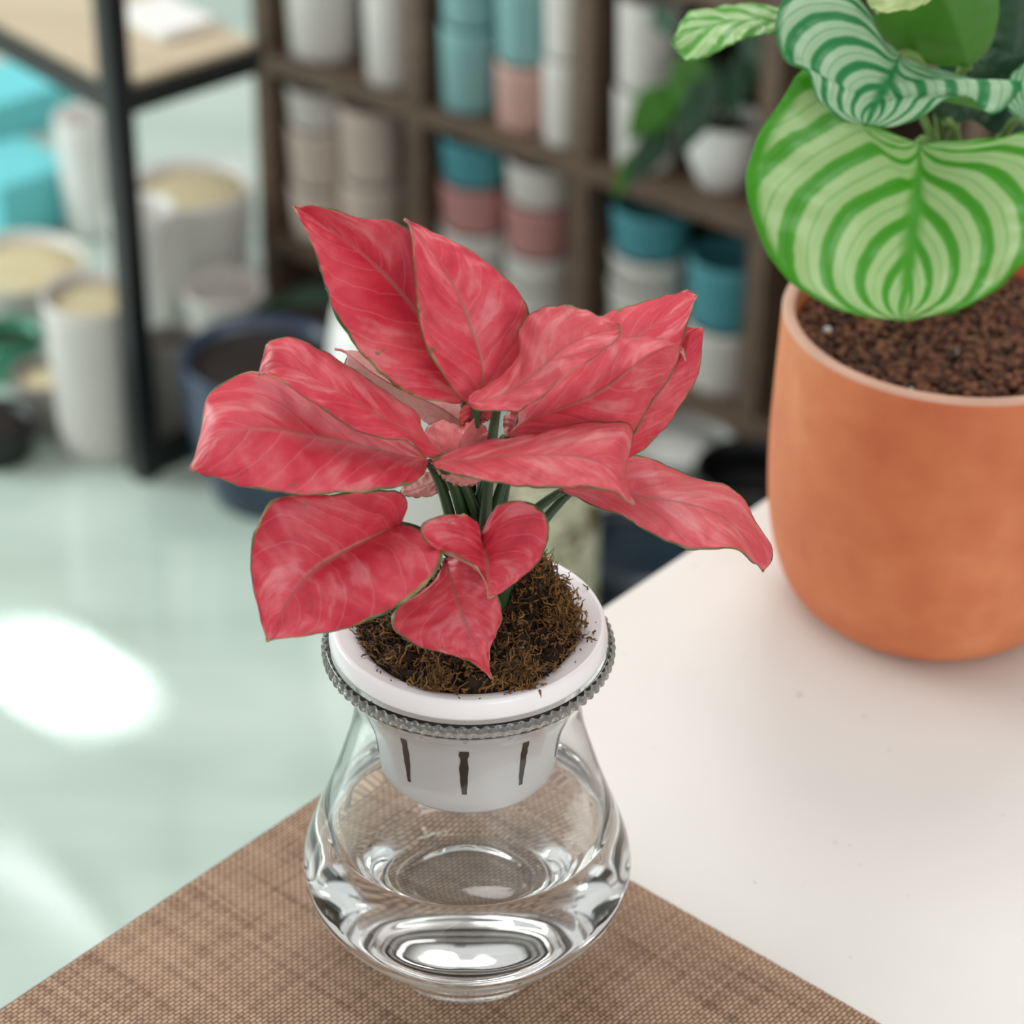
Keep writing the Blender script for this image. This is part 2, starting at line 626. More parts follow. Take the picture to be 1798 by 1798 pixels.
def floor_mat():
    m, nt, b = mat('polished_floor')
    oc = objco(nt)
    mp = nt.nodes.new('ShaderNodeMapping')
    mp.inputs['Rotation'].default_value = (0, 0, 0.75)
    mp.inputs['Scale'].default_value = (1.0, 3.0, 1.0)
    nt.links.new(oc, mp.inputs[0])
    n = noise_n(nt, mp.outputs[0], 1.6, 3, 0.6)
    c = ramp(nt, n, [(0.3, hexc('#aab9af')), (0.5, hexc('#b9c8be')), (0.7, hexc('#c4d1c8'))])
    nt.links.new(c, b.inputs['Base Color'])
    b.inputs['Roughness'].default_value = 0.12
    b.inputs['Specular IOR Level'].default_value = 0.8
    nt.links.new(ramp(nt, n, [(0.3, 0.09), (0.7, 0.15)]), b.inputs['Roughness'])
    return m


def wood(name, a, b_, rough=0.5, sc=(3, 60, 60)):
    m, nt, b = mat(name)
    mp = nt.nodes.new('ShaderNodeMapping')
    mp.inputs['Scale'].default_value = sc
    nt.links.new(objco(nt), mp.inputs[0])
    n = noise_n(nt, mp.outputs[0], 1.5, 4, 0.65)
    nt.links.new(ramp(nt, n, [(0.3, hexc(a)), (0.7, hexc(b_))]), b.inputs['Base Color'])
    b.inputs['Roughness'].default_value = rough
    return m


MAT['table'] = table_mat()
MAT['weave'] = mat_weave()
m_, nt_, b_ = mat('ribbed_glass_band')
b_.inputs['Base Color'].default_value = hexc('#dcdcd8')
b_.inputs['Transmission Weight'].default_value = 0.82
b_.inputs['IOR'].default_value = 1.5
b_.inputs['Roughness'].default_value = 0.08
MAT['bead'] = m_
MAT['terra'] = terracotta()
MAT['floor'] = floor_mat()
MAT['dwood'] = wood('dark_brown_wood', '#544235', '#75604f')
MAT['tanwood'] = wood('tan_board', '#b7a58a', '#cdbda2')
MAT['black'] = plain('black_metal', '#0c0d0f', 0.4, 0.1)
MAT['white_plastic'] = plain('white_plastic', '#faf7f9', 0.28, 0.02, 30)
MAT['slot'] = plain('dark_slot', '#221a18', 0.8, 0.3, 300)
MAT['soil'] = plain('dark_soil', '#1d120c', 0.95, 0.4, 120)
MAT['sand'] = plain('pale_sand', '#cfc09b', 0.9, 0.15, 60)
MAT['cwhite'] = plain('white_ceramic', '#d3cec8', 0.35, 0.03)
MAT['cbright'] = plain('bright_white_ceramic', '#eceae6', 0.3, 0.02)
MAT['ccream'] = plain('cream_ceramic', '#cdbdb0', 0.45, 0.05)
MAT['cpink'] = plain('pink_ceramic', '#b9837f', 0.45, 0.05)
MAT['cpink2'] = plain('pale_pink_ceramic', '#c69d93', 0.45, 0.05)
MAT['cteal'] = plain('teal_ceramic', '#4a919b', 0.4, 0.06)
MAT['cteal2'] = plain('grey_teal_ceramic', '#7ea9a8', 0.4, 0.06)
MAT['cgrey'] = plain('grey_ceramic', '#8f8a85', 0.5, 0.06)
MAT['cnavy'] = plain('navy_ceramic', '#2c3a52', 0.3, 0.25, 14)
MAT['cdteal'] = plain('dark_navy_ceramic', '#1d2d3c', 0.3, 0.25, 14)
MAT['cteal3'] = plain('bright_teal_plastic', '#6fcfd6', 0.5, 0.04)
MAT['moss'] = plain('moss_fibre', '#5c3f1c', 0.8, 0.35, 90)
MAT['moss2'] = plain('moss_fibre_light', '#866231', 0.8, 0.35, 90)
MAT['mossd'] = plain('moss_dark', '#2c1c10', 0.95, 0.4, 200)

# ================================================================== SETTING
fl = link('floor', box_me(Vector((0, 3.5, -0.02)), Vector((6, 0, 0)), Vector((0, 6, 0)), Vector((0, 0, 0.02))), MAT['floor'], smooth=False)
fl['kind'] = 'structure'

MAT['wall'] = plain('pale_wall', '#d8d6d0', 0.8, 0.03, 3)
for nm, cx_, cy_, hx_, hy_ in (('wall_back', 0, 9.4, 6, 0.05), ('wall_right', 5.95, 3.5, 0.05, 5.85)):
    w_ = link(nm, box_me(Vector((cx_, cy_, 1.4)), Vector((hx_, 0, 0)), Vector((0, hy_, 0)), Vector((0, 0, 1.4))), MAT['wall'], smooth=False)
    w_['kind'] = 'structure'

# ------------------------------------------------------------------ table
eA, eB = PZ(0, 1776, TZ), PZ(1354, 869, TZ)
dE = (eB - eA).normalized()                      # along the visible long edge, away from the camera
dN = Vector((dE.y, -dE.x, 0))                    # into the table
tab = thing('table', (0, 0, 0), 'white table with a smooth straight edge under the placemat and clay pot', 'table')
t0 = eA - dE * 0.45
tl, tw = 1.9, 1.25
tab.location = (t0 + dE * tl / 2 + dN * tw / 2).x, (t0 + dE * tl / 2 + dN * tw / 2).y, 0
c = t0 + dE * tl / 2 + dN * tw / 2
link('table_top', box_me(Vector((c.x, c.y, TZ - 0.015)), dE * tl / 2, dN * tw / 2, Vector((0, 0, 0.015)), 0.0015), MAT['table'], tab, smooth=False)
link('apron', box_me(Vector((c.x, c.y, TZ - 0.075)), dE * (tl / 2 - 0.09), dN * (tw / 2 - 0.09), Vector((0, 0, 0.045)), 0.002), MAT['cwhite'], tab, smooth=False)
for sa in (-1, 1):
    for sb in (-1, 1):
        p = c + dE * sa * (tl / 2 - 0.11) + dN * sb * (tw / 2 - 0.11)
        link('leg', box_me(Vector((p.x, p.y, (TZ - 0.03) / 2)), dE * 0.025, dN * 0.025, Vector((0, 0, (TZ - 0.03) / 2)), 0.003), MAT['cwhite'], tab, smooth=False)

# ------------------------------------------------------------------ placemat
mc = PZ(694, 1312, TZ)
m1 = (PZ(558, 1401, TZ) - PZ(0, 1775, TZ)).normalized()
m2 = (PZ(1540, 1798, TZ) - PZ(1100, 1545, TZ)).normalized()
m2 = (m2 - m1 * m1.dot(m2)).normalized()
ML, MWd = 0.45, 0.32
mcen = mc - m1 * ML / 2 + m2 * MWd / 2
bm = bmesh.new()
NX, NY = 90, 64
grid = []
for i in range(NX + 1):
    row = []
    for j in range(NY + 1):
        x, y = -ML / 2 + ML * i / NX, -MWd / 2 + MWd * j / NY
        row.append((x, y))
    grid.append(row)
vs = {}
for i in range(NX + 1):
    for j in range(NY + 1):
        x, y = grid[i][j]
        e1 = 0.00012 * math.sin(i * 2.1 + 1.3) if j in (0, NY) else 0
        e2 = 0.00012 * math.sin(j * 2.3) if i in (0, NX) else 0
        for k, z in ((0, 0.0), (1, 0.0013)):
            vs[i, j, k] = bm.verts.new((x + e2, y + e1, z))
for i in range(NX):
    for j in range(NY):
        bm.faces.new([vs[i, j, 1], vs[i + 1, j, 1], vs[i + 1, j + 1, 1], vs[i, j + 1, 1]])
        bm.faces.new([vs[i, j, 0], vs[i, j + 1, 0], vs[i + 1, j + 1, 0], vs[i + 1, j, 0]])
for i in range(NX):
    for j in (0, NY):
        bm.faces.new([vs[i, j, 0], vs[i + 1, j, 0], vs[i + 1, j, 1], vs[i, j, 1]])
for j in range(NY):
    for i in (0, NX):
        bm.faces.new([vs[i, j, 0], vs[i, j + 1, 0], vs[i, j + 1, 1], vs[i, j, 1]])
bmesh.ops.recalc_face_normals(bm, faces=bm.faces)
me = bpy.data.meshes.new('placemat')
bm.to_mesh(me)
bm.free()
pm = link('placemat', me, MAT['weave'], smooth=False)
pm.location = (mcen.x, mcen.y, TZ + 0.0002)
pm.rotation_euler = (0, 0, math.atan2(m1.y, m1.x))
tag(pm, 'brown woven placemat under the glass vase at the corner of the white table', 'placemat')
MATZ = TZ + 0.0015

# ================================================================== VASE
VX, VY = -0.0165, 0.829
outer = smooth_profile([(0.0, 0.0025), (0.022, 0.0018), (0.031, 0.0002), (0.0362, 0.0016), (0.0388, 0.0050), (0.0452, 0.0138), (0.0545, 0.0245), (0.0642, 0.036), (0.0688, 0.047),
                        (0.0686, 0.057), (0.0645, 0.070), (0.0592, 0.084), (0.0535, 0.101), (0.0476, 0.122), (0.0462, 0.138), (0.0490, 0.148), (0.0555, 0.1575), (0.0572, 0.161)], 6)
lip = [(0.0574, 0.1645), (0.0566, 0.1655), (0.0556, 0.1645)]
WZ = 0.0765
inner_up = smooth_profile([(0.0545, 0.1590), (0.0476, 0.149), (0.0446, 0.138), (0.0458, 0.122), (0.0514, 0.101), (0.0568, 0.084), (0.0587, WZ)], 6)
inner_low = smooth_profile([(0.0587, WZ), (0.0612, 0.068), (0.0634, 0.057), (0.0630, 0.047), (0.0597, 0.037), (0.0555, 0.0285), (0.0518, 0.0226), (0.0492, 0.0196), (0.0478, 0.0176), (0.0472, 0.0155), (0.0460, 0.0145), (0.034, 0.0142), (0.0, 0.0142)], 6)
vase = thing('glass_vase', (VX, VY, MATZ), 'clear round glass vase half full of water holding the pink plant', 'vase')
v_, f_ = lathe(outer + lip + inner_up, VX, VY, MATZ, 128)
me = mesh_from(v_, f_)
link('vase_body', me, MAT['glass'], vase)
# beaded ring around the mouth
prof = [(0.0572 + 0.0010 * math.cos(a), 0.1620 + 0.0024 * math.sin(a)) for a in [2 * math.pi * k / 14 for k in range(14)]]
v_, f_ = lathe(prof, VX, VY, MATZ, 78 * 8, close=True, mod=lambda a, i: 0.0007 * math.cos(78 * a + prof[i][1] * 200))
me = mesh_from(v_, f_)
fix_normals(me)
link('beaded_rim', me, MAT['bead'], vase)


def ensure_out(me, c):
    """flip all faces when the signed volume is negative"""
    vol = 0
    for p in me.polygons:
        a = me.vertices[p.vertices[0]].co - c
        for k in range(1, len(p.vertices) - 1):
            b = me.vertices[p.vertices[k]].co - c
            d = me.vertices[p.vertices[k + 1]].co - c
            vol += a.dot(b.cross(d))
    if vol < 0:
        me.flip_normals()
    return vol


ob = [o for o in vase.children if o.name.startswith('vase_body')][0]
# outer wall must face outwards: test the first wall polygon
pol = max(ob.data.polygons, key=lambda p: Vector((p.center.x, p.center.y, 0)).length)
if pol.normal.dot(Vector((pol.center.x, pol.center.y, 0))) < 0:
    ob.data.flip_normals()

# water: top surface with a small meniscus, sides against the glass
top = [(0.0, WZ - 0.0010), (0.030, WZ - 0.0010), (0.050, WZ - 0.0010), (0.0555, WZ - 0.0009), (0.0572, WZ - 0.0006), (0.0582, WZ - 0.0002), (0.0587, WZ)]
v_, f_ = lathe(top + inner_low[1:], VX, VY, MATZ, 128)
me = mesh_from(v_, f_)
wat = link('water', me, [MAT['water_top'], MAT['water_side']])
ntop = 128 * (len(top) - 1)
for i, p in enumerate(me.polygons):
    p.material_index = 0 if i < ntop else 1
if me.polygons[10].normal.z < 0:
    me.flip_normals()
recenter(wat)
tag(wat, 'clear water filling the lower part of the glass vase', 'water')

# ------------------------------------------------------------------ white inner basket
bk = thing('plant_basket', (VX, VY, MATZ + 0.102), 'white plastic basket with a wide rim and dark slots hanging in the glass mouth', 'pot')
R0 = 0.1745
rimp = [(0.0340, 0.108), (0.0385, 0.148), (0.0410, R0 - 0.0080), (0.0432, R0 - 0.0045), (0.0455, R0 - 0.0030), (0.0500, R0 - 0.0012), (0.0522, R0 - 0.0004), (0.0532, R0), (0.0540, R0 - 0.0004),
        (0.0545, R0 - 0.0014), (0.0556, R0 - 0.0070), (0.0553, R0 - 0.0082), (0.0520, R0 - 0.0090), (0.0475, R0 - 0.0108), (0.0440, R0 - 0.0150), (0.0418, R0 - 0.0215), (0.0403, 0.145), (0.0368, 0.112), (0.0358, 0.1060), (0.0335, 0.1030), (0.029, 0.1020), (0.0, 0.1020), (0.0, 0.104), (0.032, 0.105), (0.0340, 0.108)]
v_, f_ = lathe(rimp, VX, VY, MATZ, 128, close=False)
me = mesh_from(v_, f_)
fix_normals(me)
link('basket_body', me, MAT['white_plastic'], bk)
# slots, each a thin ragged dark strip set in the wall


def slot(ang, zt, zb, wid):
    vs_, fs_ = [], []
    n = 10
    random.seed(int(ang * 100))
    for i in range(n + 1):
        z = zb + (zt - zb) * i / n
        r = 0.0366 + (0.0403 - 0.0366) * (z - 0.112) / 0.033 + 0.0004
        ww = wid * (0.55 + 0.45 * min(1, i / 3)) * (1 + random.uniform(-.18, .18))
        for s in (-1, 1):
            a = ang + s * ww / r / 2 + random.uniform(-.004, .004)
            vs_.append(Vector((VX + r * math.cos(a), VY + r * math.sin(a), MATZ + z)))
            vs_.append(Vector((VX + (r - 0.0012) * math.cos(a), VY + (r - 0.0012) * math.sin(a), MATZ + z)))
    for i in range(n):
        b0, b1 = i * 4, i * 4 + 4
        fs_ += [(b0, b0 + 2, b1 + 2, b1), (b0 + 1, b1 + 1, b1 + 3, b0 + 3), (b0, b1, b1 + 1, b0 + 1), (b0 + 2, b0 + 3, b1 + 3, b1 + 2)]
    return mesh_from(vs_, fs_)


for k in range(10):
    ang = math.radians(-91 + k * 36)
    for da, zt, zb, wd in ((0, 0.141, 0.116, 0.0034),):
        link('slot', slot(ang, zt, zb, wd if k == 0 else 0.0026), MAT['slot'], bk, smooth=False)

# ------------------------------------------------------------------ moss in the basket
random.seed(11)
GZ = MATZ + R0


def moss_h(x, y):
    r = math.hypot(x, y)
    h = -0.004 + 0.006 * (1 - (r / 0.043) ** 2)
    h += 0.020 * math.exp(-(((x - 0.020) / 0.018) ** 2 + ((y - 0.020) / 0.017) ** 2))
    h += 0.004 * math.exp(-(((x - 0.036) / 0.010) ** 2 + ((y - 0.0) / 0.012) ** 2))
    h += 0.005 * math.exp(-(((x - 0.018) / 0.012) ** 2 + ((y + 0.036) / 0.006) ** 2))
    return h


vs_, fs_, cols = [], [], []
NR, NA = 40, 120
for i in range(NR + 1):
    for k in range(NA):
        a = 2 * math.pi * k / NA
        rr = 0.0425 * i / NR
        x, y = rr * math.cos(a), rr * math.sin(a)
        z = moss_h(x, y) + 0.0060 * noise.noise(Vector((x * 130, y * 160, 1))) + 0.0025 * noise.noise(Vector((x * 420, y * 420, 4)))
        if i == NR:
            z -= 0.004
        vs_.append(Vector((VX + x, VY + y, GZ + z)))
for i in range(NR):
    for k in range(NA):
        k2 = (k + 1) % NA
        fs_.append((i * NA + k, i * NA + k2, (i + 1) * NA + k2, (i + 1) * NA + k))
nmound = len(fs_)
fm = [0] * nmound


def fibre(x, y, L, curl, lift, r, mi):
    a = random.uniform(0, 2 * math.pi)
    p = Vector((VX + x, VY + y, GZ + moss_h(x, y) + 0.0060 * noise.noise(Vector((x * 130, y * 130, 1))) + random.uniform(-0.0010, 0.0020)))
    pts = [p.copy()]
    el = random.uniform(-0.1, lift)
    n = 7
    for i in range(n):
        a += random.uniform(-curl, curl) * 1.3
        el += random.uniform(-0.7, 0.55)
        p = p + Vector((math.cos(a) * math.cos(el), math.sin(a) * math.cos(el), math.sin(el))) * (L / n)
        q = p - Vector((VX, VY, 0))
        fl_ = GZ + (moss_h(q.x, q.y) if math.hypot(q.x, q.y) < 0.0425 else -0.0025 + 0.0018 * (math.hypot(q.x, q.y) - 0.0425) / 0.01)
        p.z = max(p.z, fl_ + 0.0003 if math.hypot(q.x, q.y) > 0.0425 else fl_ - 0.003)
        pts.append(p.copy())
    rad = [r * (1 - 0.7 * i / n) for i in range(n + 1)]
    a_, b_ = tube(pts, rad, 4)
    o = len(vs_)
    vs_.extend(a_)
    for f in b_:
        fs_.append(tuple(o + q_ for q_ in f))
        fm.append(mi)


for i in range(3000):
    rr = 0.0435 * math.sqrt(random.random())
    a = random.uniform(0, 2 * math.pi)
    x, y = rr * math.cos(a), rr * math.sin(a)
    if y < -0.01 and random.random() < 0.25:
        continue
    fibre(x, y, random.uniform(0.004, 0.010), 1.1, 0.5, random.uniform(0.0003, 0.0007), random.choice((1, 1, 2, 2, 0)))
for i in range(260):     # raised bright tufts on the right and loose strands over the rim
    for (cx_, cy_, s_, n_) in ((0.026, 0.014, 0.008, 1), (0.037, -0.004, 0.004, 1), (0.020, -0.038, 0.004, 1), (-0.012, -0.040, 0.003, 1)):
        if random.random() < 0.8:
            fibre(random.gauss(cx_, s_), random.gauss(cy_, s_ * 0.7), random.uniform(0.004, 0.009), 1.3, 1.0, random.uniform(0.0003, 0.0006), random.choice((1, 2, 2)))
for i in range(60):
    a = random.uniform(math.radians(150), math.radians(380))
    fibre(0.0425 * math.cos(a), 0.0425 * math.sin(a), random.uniform(0.003, 0.007), 0.9, 0.2, 0.0004, random.choice((1, 2)))
fibre(0.040, 0.0, 0.014, 0.3, 0.1, 0.0011, 1)
for i in range(26):      # crumbs fallen on the rim
    a = random.choice((random.uniform(-1.2, 0.7), random.uniform(-2.4, -1.2)))
    r_ = random.uniform(0.0445, 0.0515)
    fibre(r_ * math.cos(a), r_ * math.sin(a), random.uniform(0.0008, 0.0018), 0.5, 0.0, 0.0003, random.choice((0, 1)))
me = mesh_from(vs_, fs_)
ms_ = link('moss', me, [MAT['mossd'], MAT['moss'], MAT['moss2']])
for i, p in enumerate(me.polygons):
    p.material_index = fm[i]
recenter(ms_)
tag(ms_, 'dark brown curly moss packed in the white basket around the stems', 'moss', kind='stuff')


# ================================================================== LEAVES
def leaf_mesh(base, left, right, mid, nu=44, nv=14, bulge=0.10, wav=0.0006, seed=0, yref=None, thick=0.0004, face_cam=True, cup=0.0):
    """left/right/mid: lists of (u, v, dy) from base to tip; dy = distance behind yref"""
    def P(q):
        return PY(q[0], q[1], yref + q[2])
    L = crom([P(q) for q in left], nu)
    R = crom([P(q) for q in right], nu)
    Mi = crom([P(q) for q in mid], nu)
    vs_, fs_, uvs = [], [], []
    view = (CAM - Mi[nu // 2]).normalized()
    upv = (view + Vector((0, 0, 0.7))).normalized()
    W_ = 2 * nv + 1
    for i in range(nu + 1):
        for j in range(-nv, nv + 1):
            s = abs(j) / nv
            E = L[i] if j < 0 else R[i]
            p = Mi[i].lerp(E, s)
            wl = (E - Mi[i]).length
            p = p + upv * (bulge * wl * 4 * s * (1 - s) * 0.5 + cup * wl * s * s)
            sw = (i / nu) - 0.30 * s ** 1.25
            p = p + upv * (0.00022 * math.cos(sw * 8 * 2 * math.pi + 3.1) * math.sin(math.pi * min(1, s * 1.1)) * math.sin(math.pi * i / nu))
            p = p + upv * (wav * noise.noise(Vector((i * 0.35, j * 0.12 + seed * 7.7, seed))) * 4 * s)
            # uneven outline
            if s > 0.9:
                p = p + (E - Mi[i]).normalized() * (0.0006 * noise.noise(Vector((i * 0.6, seed * 3.1, j))))
            vs_.append(p)
            uvs.append(((j + nv) / (2 * nv), i / nu))
    for i in range(nu):
        for j in range(W_ - 1):
            fs_.append((i * W_ + j, i * W_ + j + 1, (i + 1) * W_ + j + 1, (i + 1) * W_ + j))
    me = mesh_from(vs_, fs_)
    nrm = Vector((0, 0, 0))
    for p in me.polygons:
        nrm += p.normal * p.area
    if (nrm.dot(view) < 0) == face_cam:
        me.flip_normals()
    ul = me.uv_layers.new(name='UVMap')
    for lp in me.loops:
        ul.data[lp.index].uv = uvs[lp.vertex_index]
    return me


def add_leaf(parent, me, top, under, name='leaf', thick=0.0004, label=None):
    o = link(name, me, [top, under], parent)
    md = o.modifiers.new('thickness', 'SOLIDIFY')
    md.thickness = thick
    md.offset = -1
    md.material_offset = 1
    md.use_rim = True
    if label:
        o['label'] = label
    return o


plant = thing('pink_leaf_plant', (VX + 0.003, VY + 0.004, GZ), 'bushy plant with pink red leaves edged in green growing from the white basket', 'plant')


def e3(pts, d0, d1, dm=None):
    """attach depth running from d0 (base) to d1 (tip), dm in the middle"""
    n = len(pts) - 1
    out = []
    for i, p in enumerate(pts):
        t = i / n
        d = d0 + (d1 - d0) * t
        if dm is not None:
            d += (dm - (d0 + d1) / 2) * 4 * t * (1 - t)
        out.append((p[0], p[1], d))
    return out


# name: left pts, right pts, mid pts, depths (base, tip, left middle, right middle, mid middle), material, visible side
LEAVES = [
    # upper left tall leaf
    dict(L=[(814, 708), (760, 704), (700, 682), (640, 627), (590, 555), (570, 500), (548, 430), (515, 362)],
         R=[(814, 708), (835, 660), (815, 580), (780, 480), (740, 412), (690, 390), (600, 373), (560, 363), (515, 362)],
         M=[(814, 708), (790, 640), (740, 560), (680, 487), (610, 425), (515, 362)], d=(0.004, 0.050, 0.006, 0.030, 0.026), m=0),
    # second tall leaf right of it
    dict(L=[(830, 712), (800, 690), (762, 635), (742, 590), (732, 530), (727, 460), (722, 405), (710, 384)],
         R=[(830, 712), (880, 700), (912, 640), (930, 585), (925, 535), (890, 490), (840, 448), (780, 415), (730, 394), (710, 384)],
         M=[(838, 712), (848, 650), (825, 570), (790, 490), (750, 425), (710, 384)], d=(-0.004, 0.036, -0.002, 0.020, 0.010), m=1),
    # pink folded leaf over the crown, to the right
    dict(L=[(822, 708), (828, 690), (870, 664), (908, 625), (910, 580), (935, 545), (990, 535), (1040, 548), (1075, 565), (1090, 578)],
         R=[(822, 708), (845, 720), (905, 720), (945, 702), (985, 666), (1035, 632), (1078, 600), (1090, 578)],
         M=[(822, 708), (880, 694), (940, 655), (985, 615), (1035, 590), (1090, 578)], d=(-0.016, 0.000, 0.000, -0.024, -0.014), m=2, pale=0.3),
    # far right back leaf with raised tip
    dict(L=[(930, 700), (960, 630), (1010, 575), (1060, 550), (1120, 532), (1170, 518), (1200, 509), (1224, 517)],
         R=[(930, 700), (1010, 705), (1110, 670), (1180, 625), (1200, 590), (1212, 550), (1224, 517)],
         M=[(930, 700), (1040, 640), (1120, 590), (1180, 550), (1224, 517)], d=(0.010, 0.046, 0.052, 0.022, 0.034), m=0),
    # right leaf showing its midrib
    dict(L=[(886, 768), (908, 745), (914, 718), (950, 684), (1000, 652), (1045, 620), (1085, 592), (1135, 592), (1180, 600), (1200, 612), (1203, 634)],
         R=[(886, 768), (950, 765), (1040, 775), (1108, 765), (1140, 712), (1165, 680), (1185, 645), (1194, 618), (1200, 612), (1203, 634)],
         M=[(886, 768), (930, 737), (1000, 712), (1060, 684), (1110, 645), (1150, 618), (1185, 608), (1203, 634)], d=(-0.004, 0.026, 0.014, 0.008, -0.006), m=1),
    # rightmost leaf behind
    dict(L=[(1075, 810), (1075, 740), (1120, 660), (1165, 605), (1200, 578), (1236, 574)],
         R=[(1075, 810), (1115, 800), (1165, 755), (1200, 705), (1226, 660), (1233, 610), (1236, 574)],
         M=[(1075, 810), (1125, 740), (1175, 665), (1205, 620), (1236, 574)], d=(0.010, 0.040, 0.034, 0.028, 0.022), m=2),
    # long leaf lying forward to the right
    dict(L=[(757, 812), (800, 790), (860, 772), (925, 764), (990, 748), (1050, 740), (1098, 742), (1112, 752), (1108, 790), (1100, 820), (1102, 850), (1113, 886)],
         R=[(757, 812), (775, 826), (810, 836), (860, 846), (920, 853), (985, 855), (1045, 857), (1085, 868), (1113, 886)],
         M=[(757, 812), (830, 806), (910, 800), (990, 800), (1050, 812), (1090, 840), (1113, 886)], d=(-0.022, -0.036, -0.012, -0.046, -0.032), m=0, pale=0.3),
    # large low right leaf
    dict(L=[(983, 860), (1020, 830), (1065, 805), (1110, 797), (1160, 812), (1215, 836), (1268, 848), (1305, 875), (1330, 920), (1353, 953), (1356, 982), (1341, 1003)],
         R=[(983, 860), (1030, 882), (1095, 908), (1150, 940), (1215, 965), (1285, 963), (1315, 980), (1341, 1003)],
         M=[(983, 860), (1060, 860), (1130, 872), (1200, 882), (1260, 902), (1310, 945), (1341, 1003)], d=(0.000, -0.010, 0.026, -0.024, 0.002), m=1, pale=0.25),
    # narrow left upper leaf
    dict(L=[(778, 800), (748, 804), (735, 790), (715, 772), (670, 770), (615, 750), (565, 718), (515, 684), (478, 661), (453, 657)],
         R=[(778, 800), (758, 778), (740, 748), (735, 726), (690, 695), (625, 650), (560, 612), (515, 592), (472, 600), (461, 630), (453, 657)],
         M=[(778, 800), (735, 765), (680, 738), (620, 702), (550, 664), (500, 645), (453, 657)], d=(-0.014, -0.006, -0.026, 0.004, -0.016), m=1),
    # big left leaf
    dict(L=[(752, 808), (745, 832), (715, 850), (660, 862), (590, 866), (520, 867), (450, 860), (390, 843), (333, 825)],
         R=[(752, 808), (720, 780), (640, 735), (560, 690), (500, 662), (450, 654), (405, 664), (370, 685), (357, 718), (350, 770), (333, 825)],
         M=[(752, 808), (660, 788), (560, 768), (470, 752), (400, 758), (360, 785), (333, 825)], d=(-0.010, -0.030, -0.042, 0.014, -0.018), m=0),
    # large drooping heart leaf, lower left
    dict(L=[(703, 920), (716, 890), (704, 864), (650, 862), (570, 868), (492, 872), (458, 905), (441, 960), (442, 1020), (455, 1078), (468, 1126)],
         R=[(703, 920), (735, 930), (768, 955), (777, 980), (760, 1012), (718, 1052), (660, 1085), (590, 1107), (525, 1117), (468, 1126)],
         M=[(703, 920), (650, 945), (592, 975), (540, 1012), (500, 1065), (468, 1126)], d=(-0.022, -0.062, -0.032, -0.056, -0.038), m=1),
    # small heart leaf in front
    dict(L=[(845, 942), (838, 918), (812, 904), (772, 904), (743, 918), (740, 938), (762, 962), (800, 975), (832, 990), (852, 1018), (858, 1050)],
         R=[(845, 942), (856, 912), (876, 886), (908, 878), (942, 888), (961, 912), (963, 948), (948, 984), (925, 1008), (890, 1034), (858, 1050)],
         M=[(845, 942), (850, 968), (855, 1000), (858, 1050)], d=(-0.026, -0.048, -0.042, -0.036, -0.036), m=0),
    # low front leaf reaching the rim
    dict(L=[(782, 984), (762, 1018), (720, 1050), (692, 1072), (688, 1098), (704, 1118), (740, 1137), (795, 1151), (832, 1165), (863, 1192)],
         R=[(782, 984), (812, 972), (848, 996), (872, 1040), (882, 1082), (872, 1112), (859, 1145), (863, 1192)],
         M=[(782, 984), (795, 1030), (812, 1080), (832, 1130), (863, 1192)], d=(-0.020, -0.050, -0.044, -0.036, -0.038), m=2),
    # dusty underside leaf at the back left
    dict(L=[(822, 750), (770, 752), (738, 735), (700, 705), (650, 683), (607, 645), (612, 622), (588, 612)],
         R=[(822, 750), (832, 705), (770, 690), (700, 655), (650, 625), (618, 615), (588, 612)],
         M=[(822, 750), (770, 715), (700, 682), (650, 652), (615, 625), (588, 612)], d=(0.010, 0.046, 0.030, 0.040, 0.026), m='u'),
    # small pale leaf at the crown
    dict(L=[(800, 840), (762, 815), (742, 780), (752, 748), (776, 736), (796, 745), (815, 746), (833, 733)],
         R=[(800, 840), (848, 805), (868, 772), (852, 750), (833, 733)],
         M=[(800, 840), (804, 805), (812, 770), (833, 733)], d=(-0.008, -0.002, 0.004, 0.004, -0.010), m=2, pale=0.9),
    # little leaf behind the upright stalk
    dict(L=[(905, 795), (888, 770), (884, 735), (900, 716), (925, 712)],
         R=[(905, 795), (935, 770), (938, 735), (925, 712)],
         M=[(905, 795), (908, 755), (925, 712)], d=(0.008, 0.024, 0.020, 0.020, 0.016), m=2, pale=0.8),
    # lower underside leaf on the left
    dict(L=[(800, 815), (760, 825), (712, 850), (700, 870)],
         R=[(800, 815), (796, 850), (770, 868), (730, 872), (700, 870)],
         M=[(800, 815), (765, 845), (700, 870)], d=(0.006, 0.004, 0.010, 0.000, 0.004), m='u'),
    # underside under the long leaf
    dict(L=[(760, 815), (775, 838), (800, 852), (830, 852)],
         R=[(760, 815), (800, 815), (850, 835), (830, 852)],
         M=[(760, 815), (800, 832), (830, 852)], d=(-0.012, -0.014, -0.016, -0.010, -0.013), m='u'),
    # base lobe of the second tall leaf
    dict(L=[(865, 712), (835, 706), (812, 715), (808, 745), (830, 752)],
         R=[(865, 712), (868, 730), (850, 742), (830, 752)],
         M=[(865, 712), (840, 728), (830, 752)], d=(0.000, 0.002, 0.000, 0.000, 0.002), m=0, pale=0.3),
]
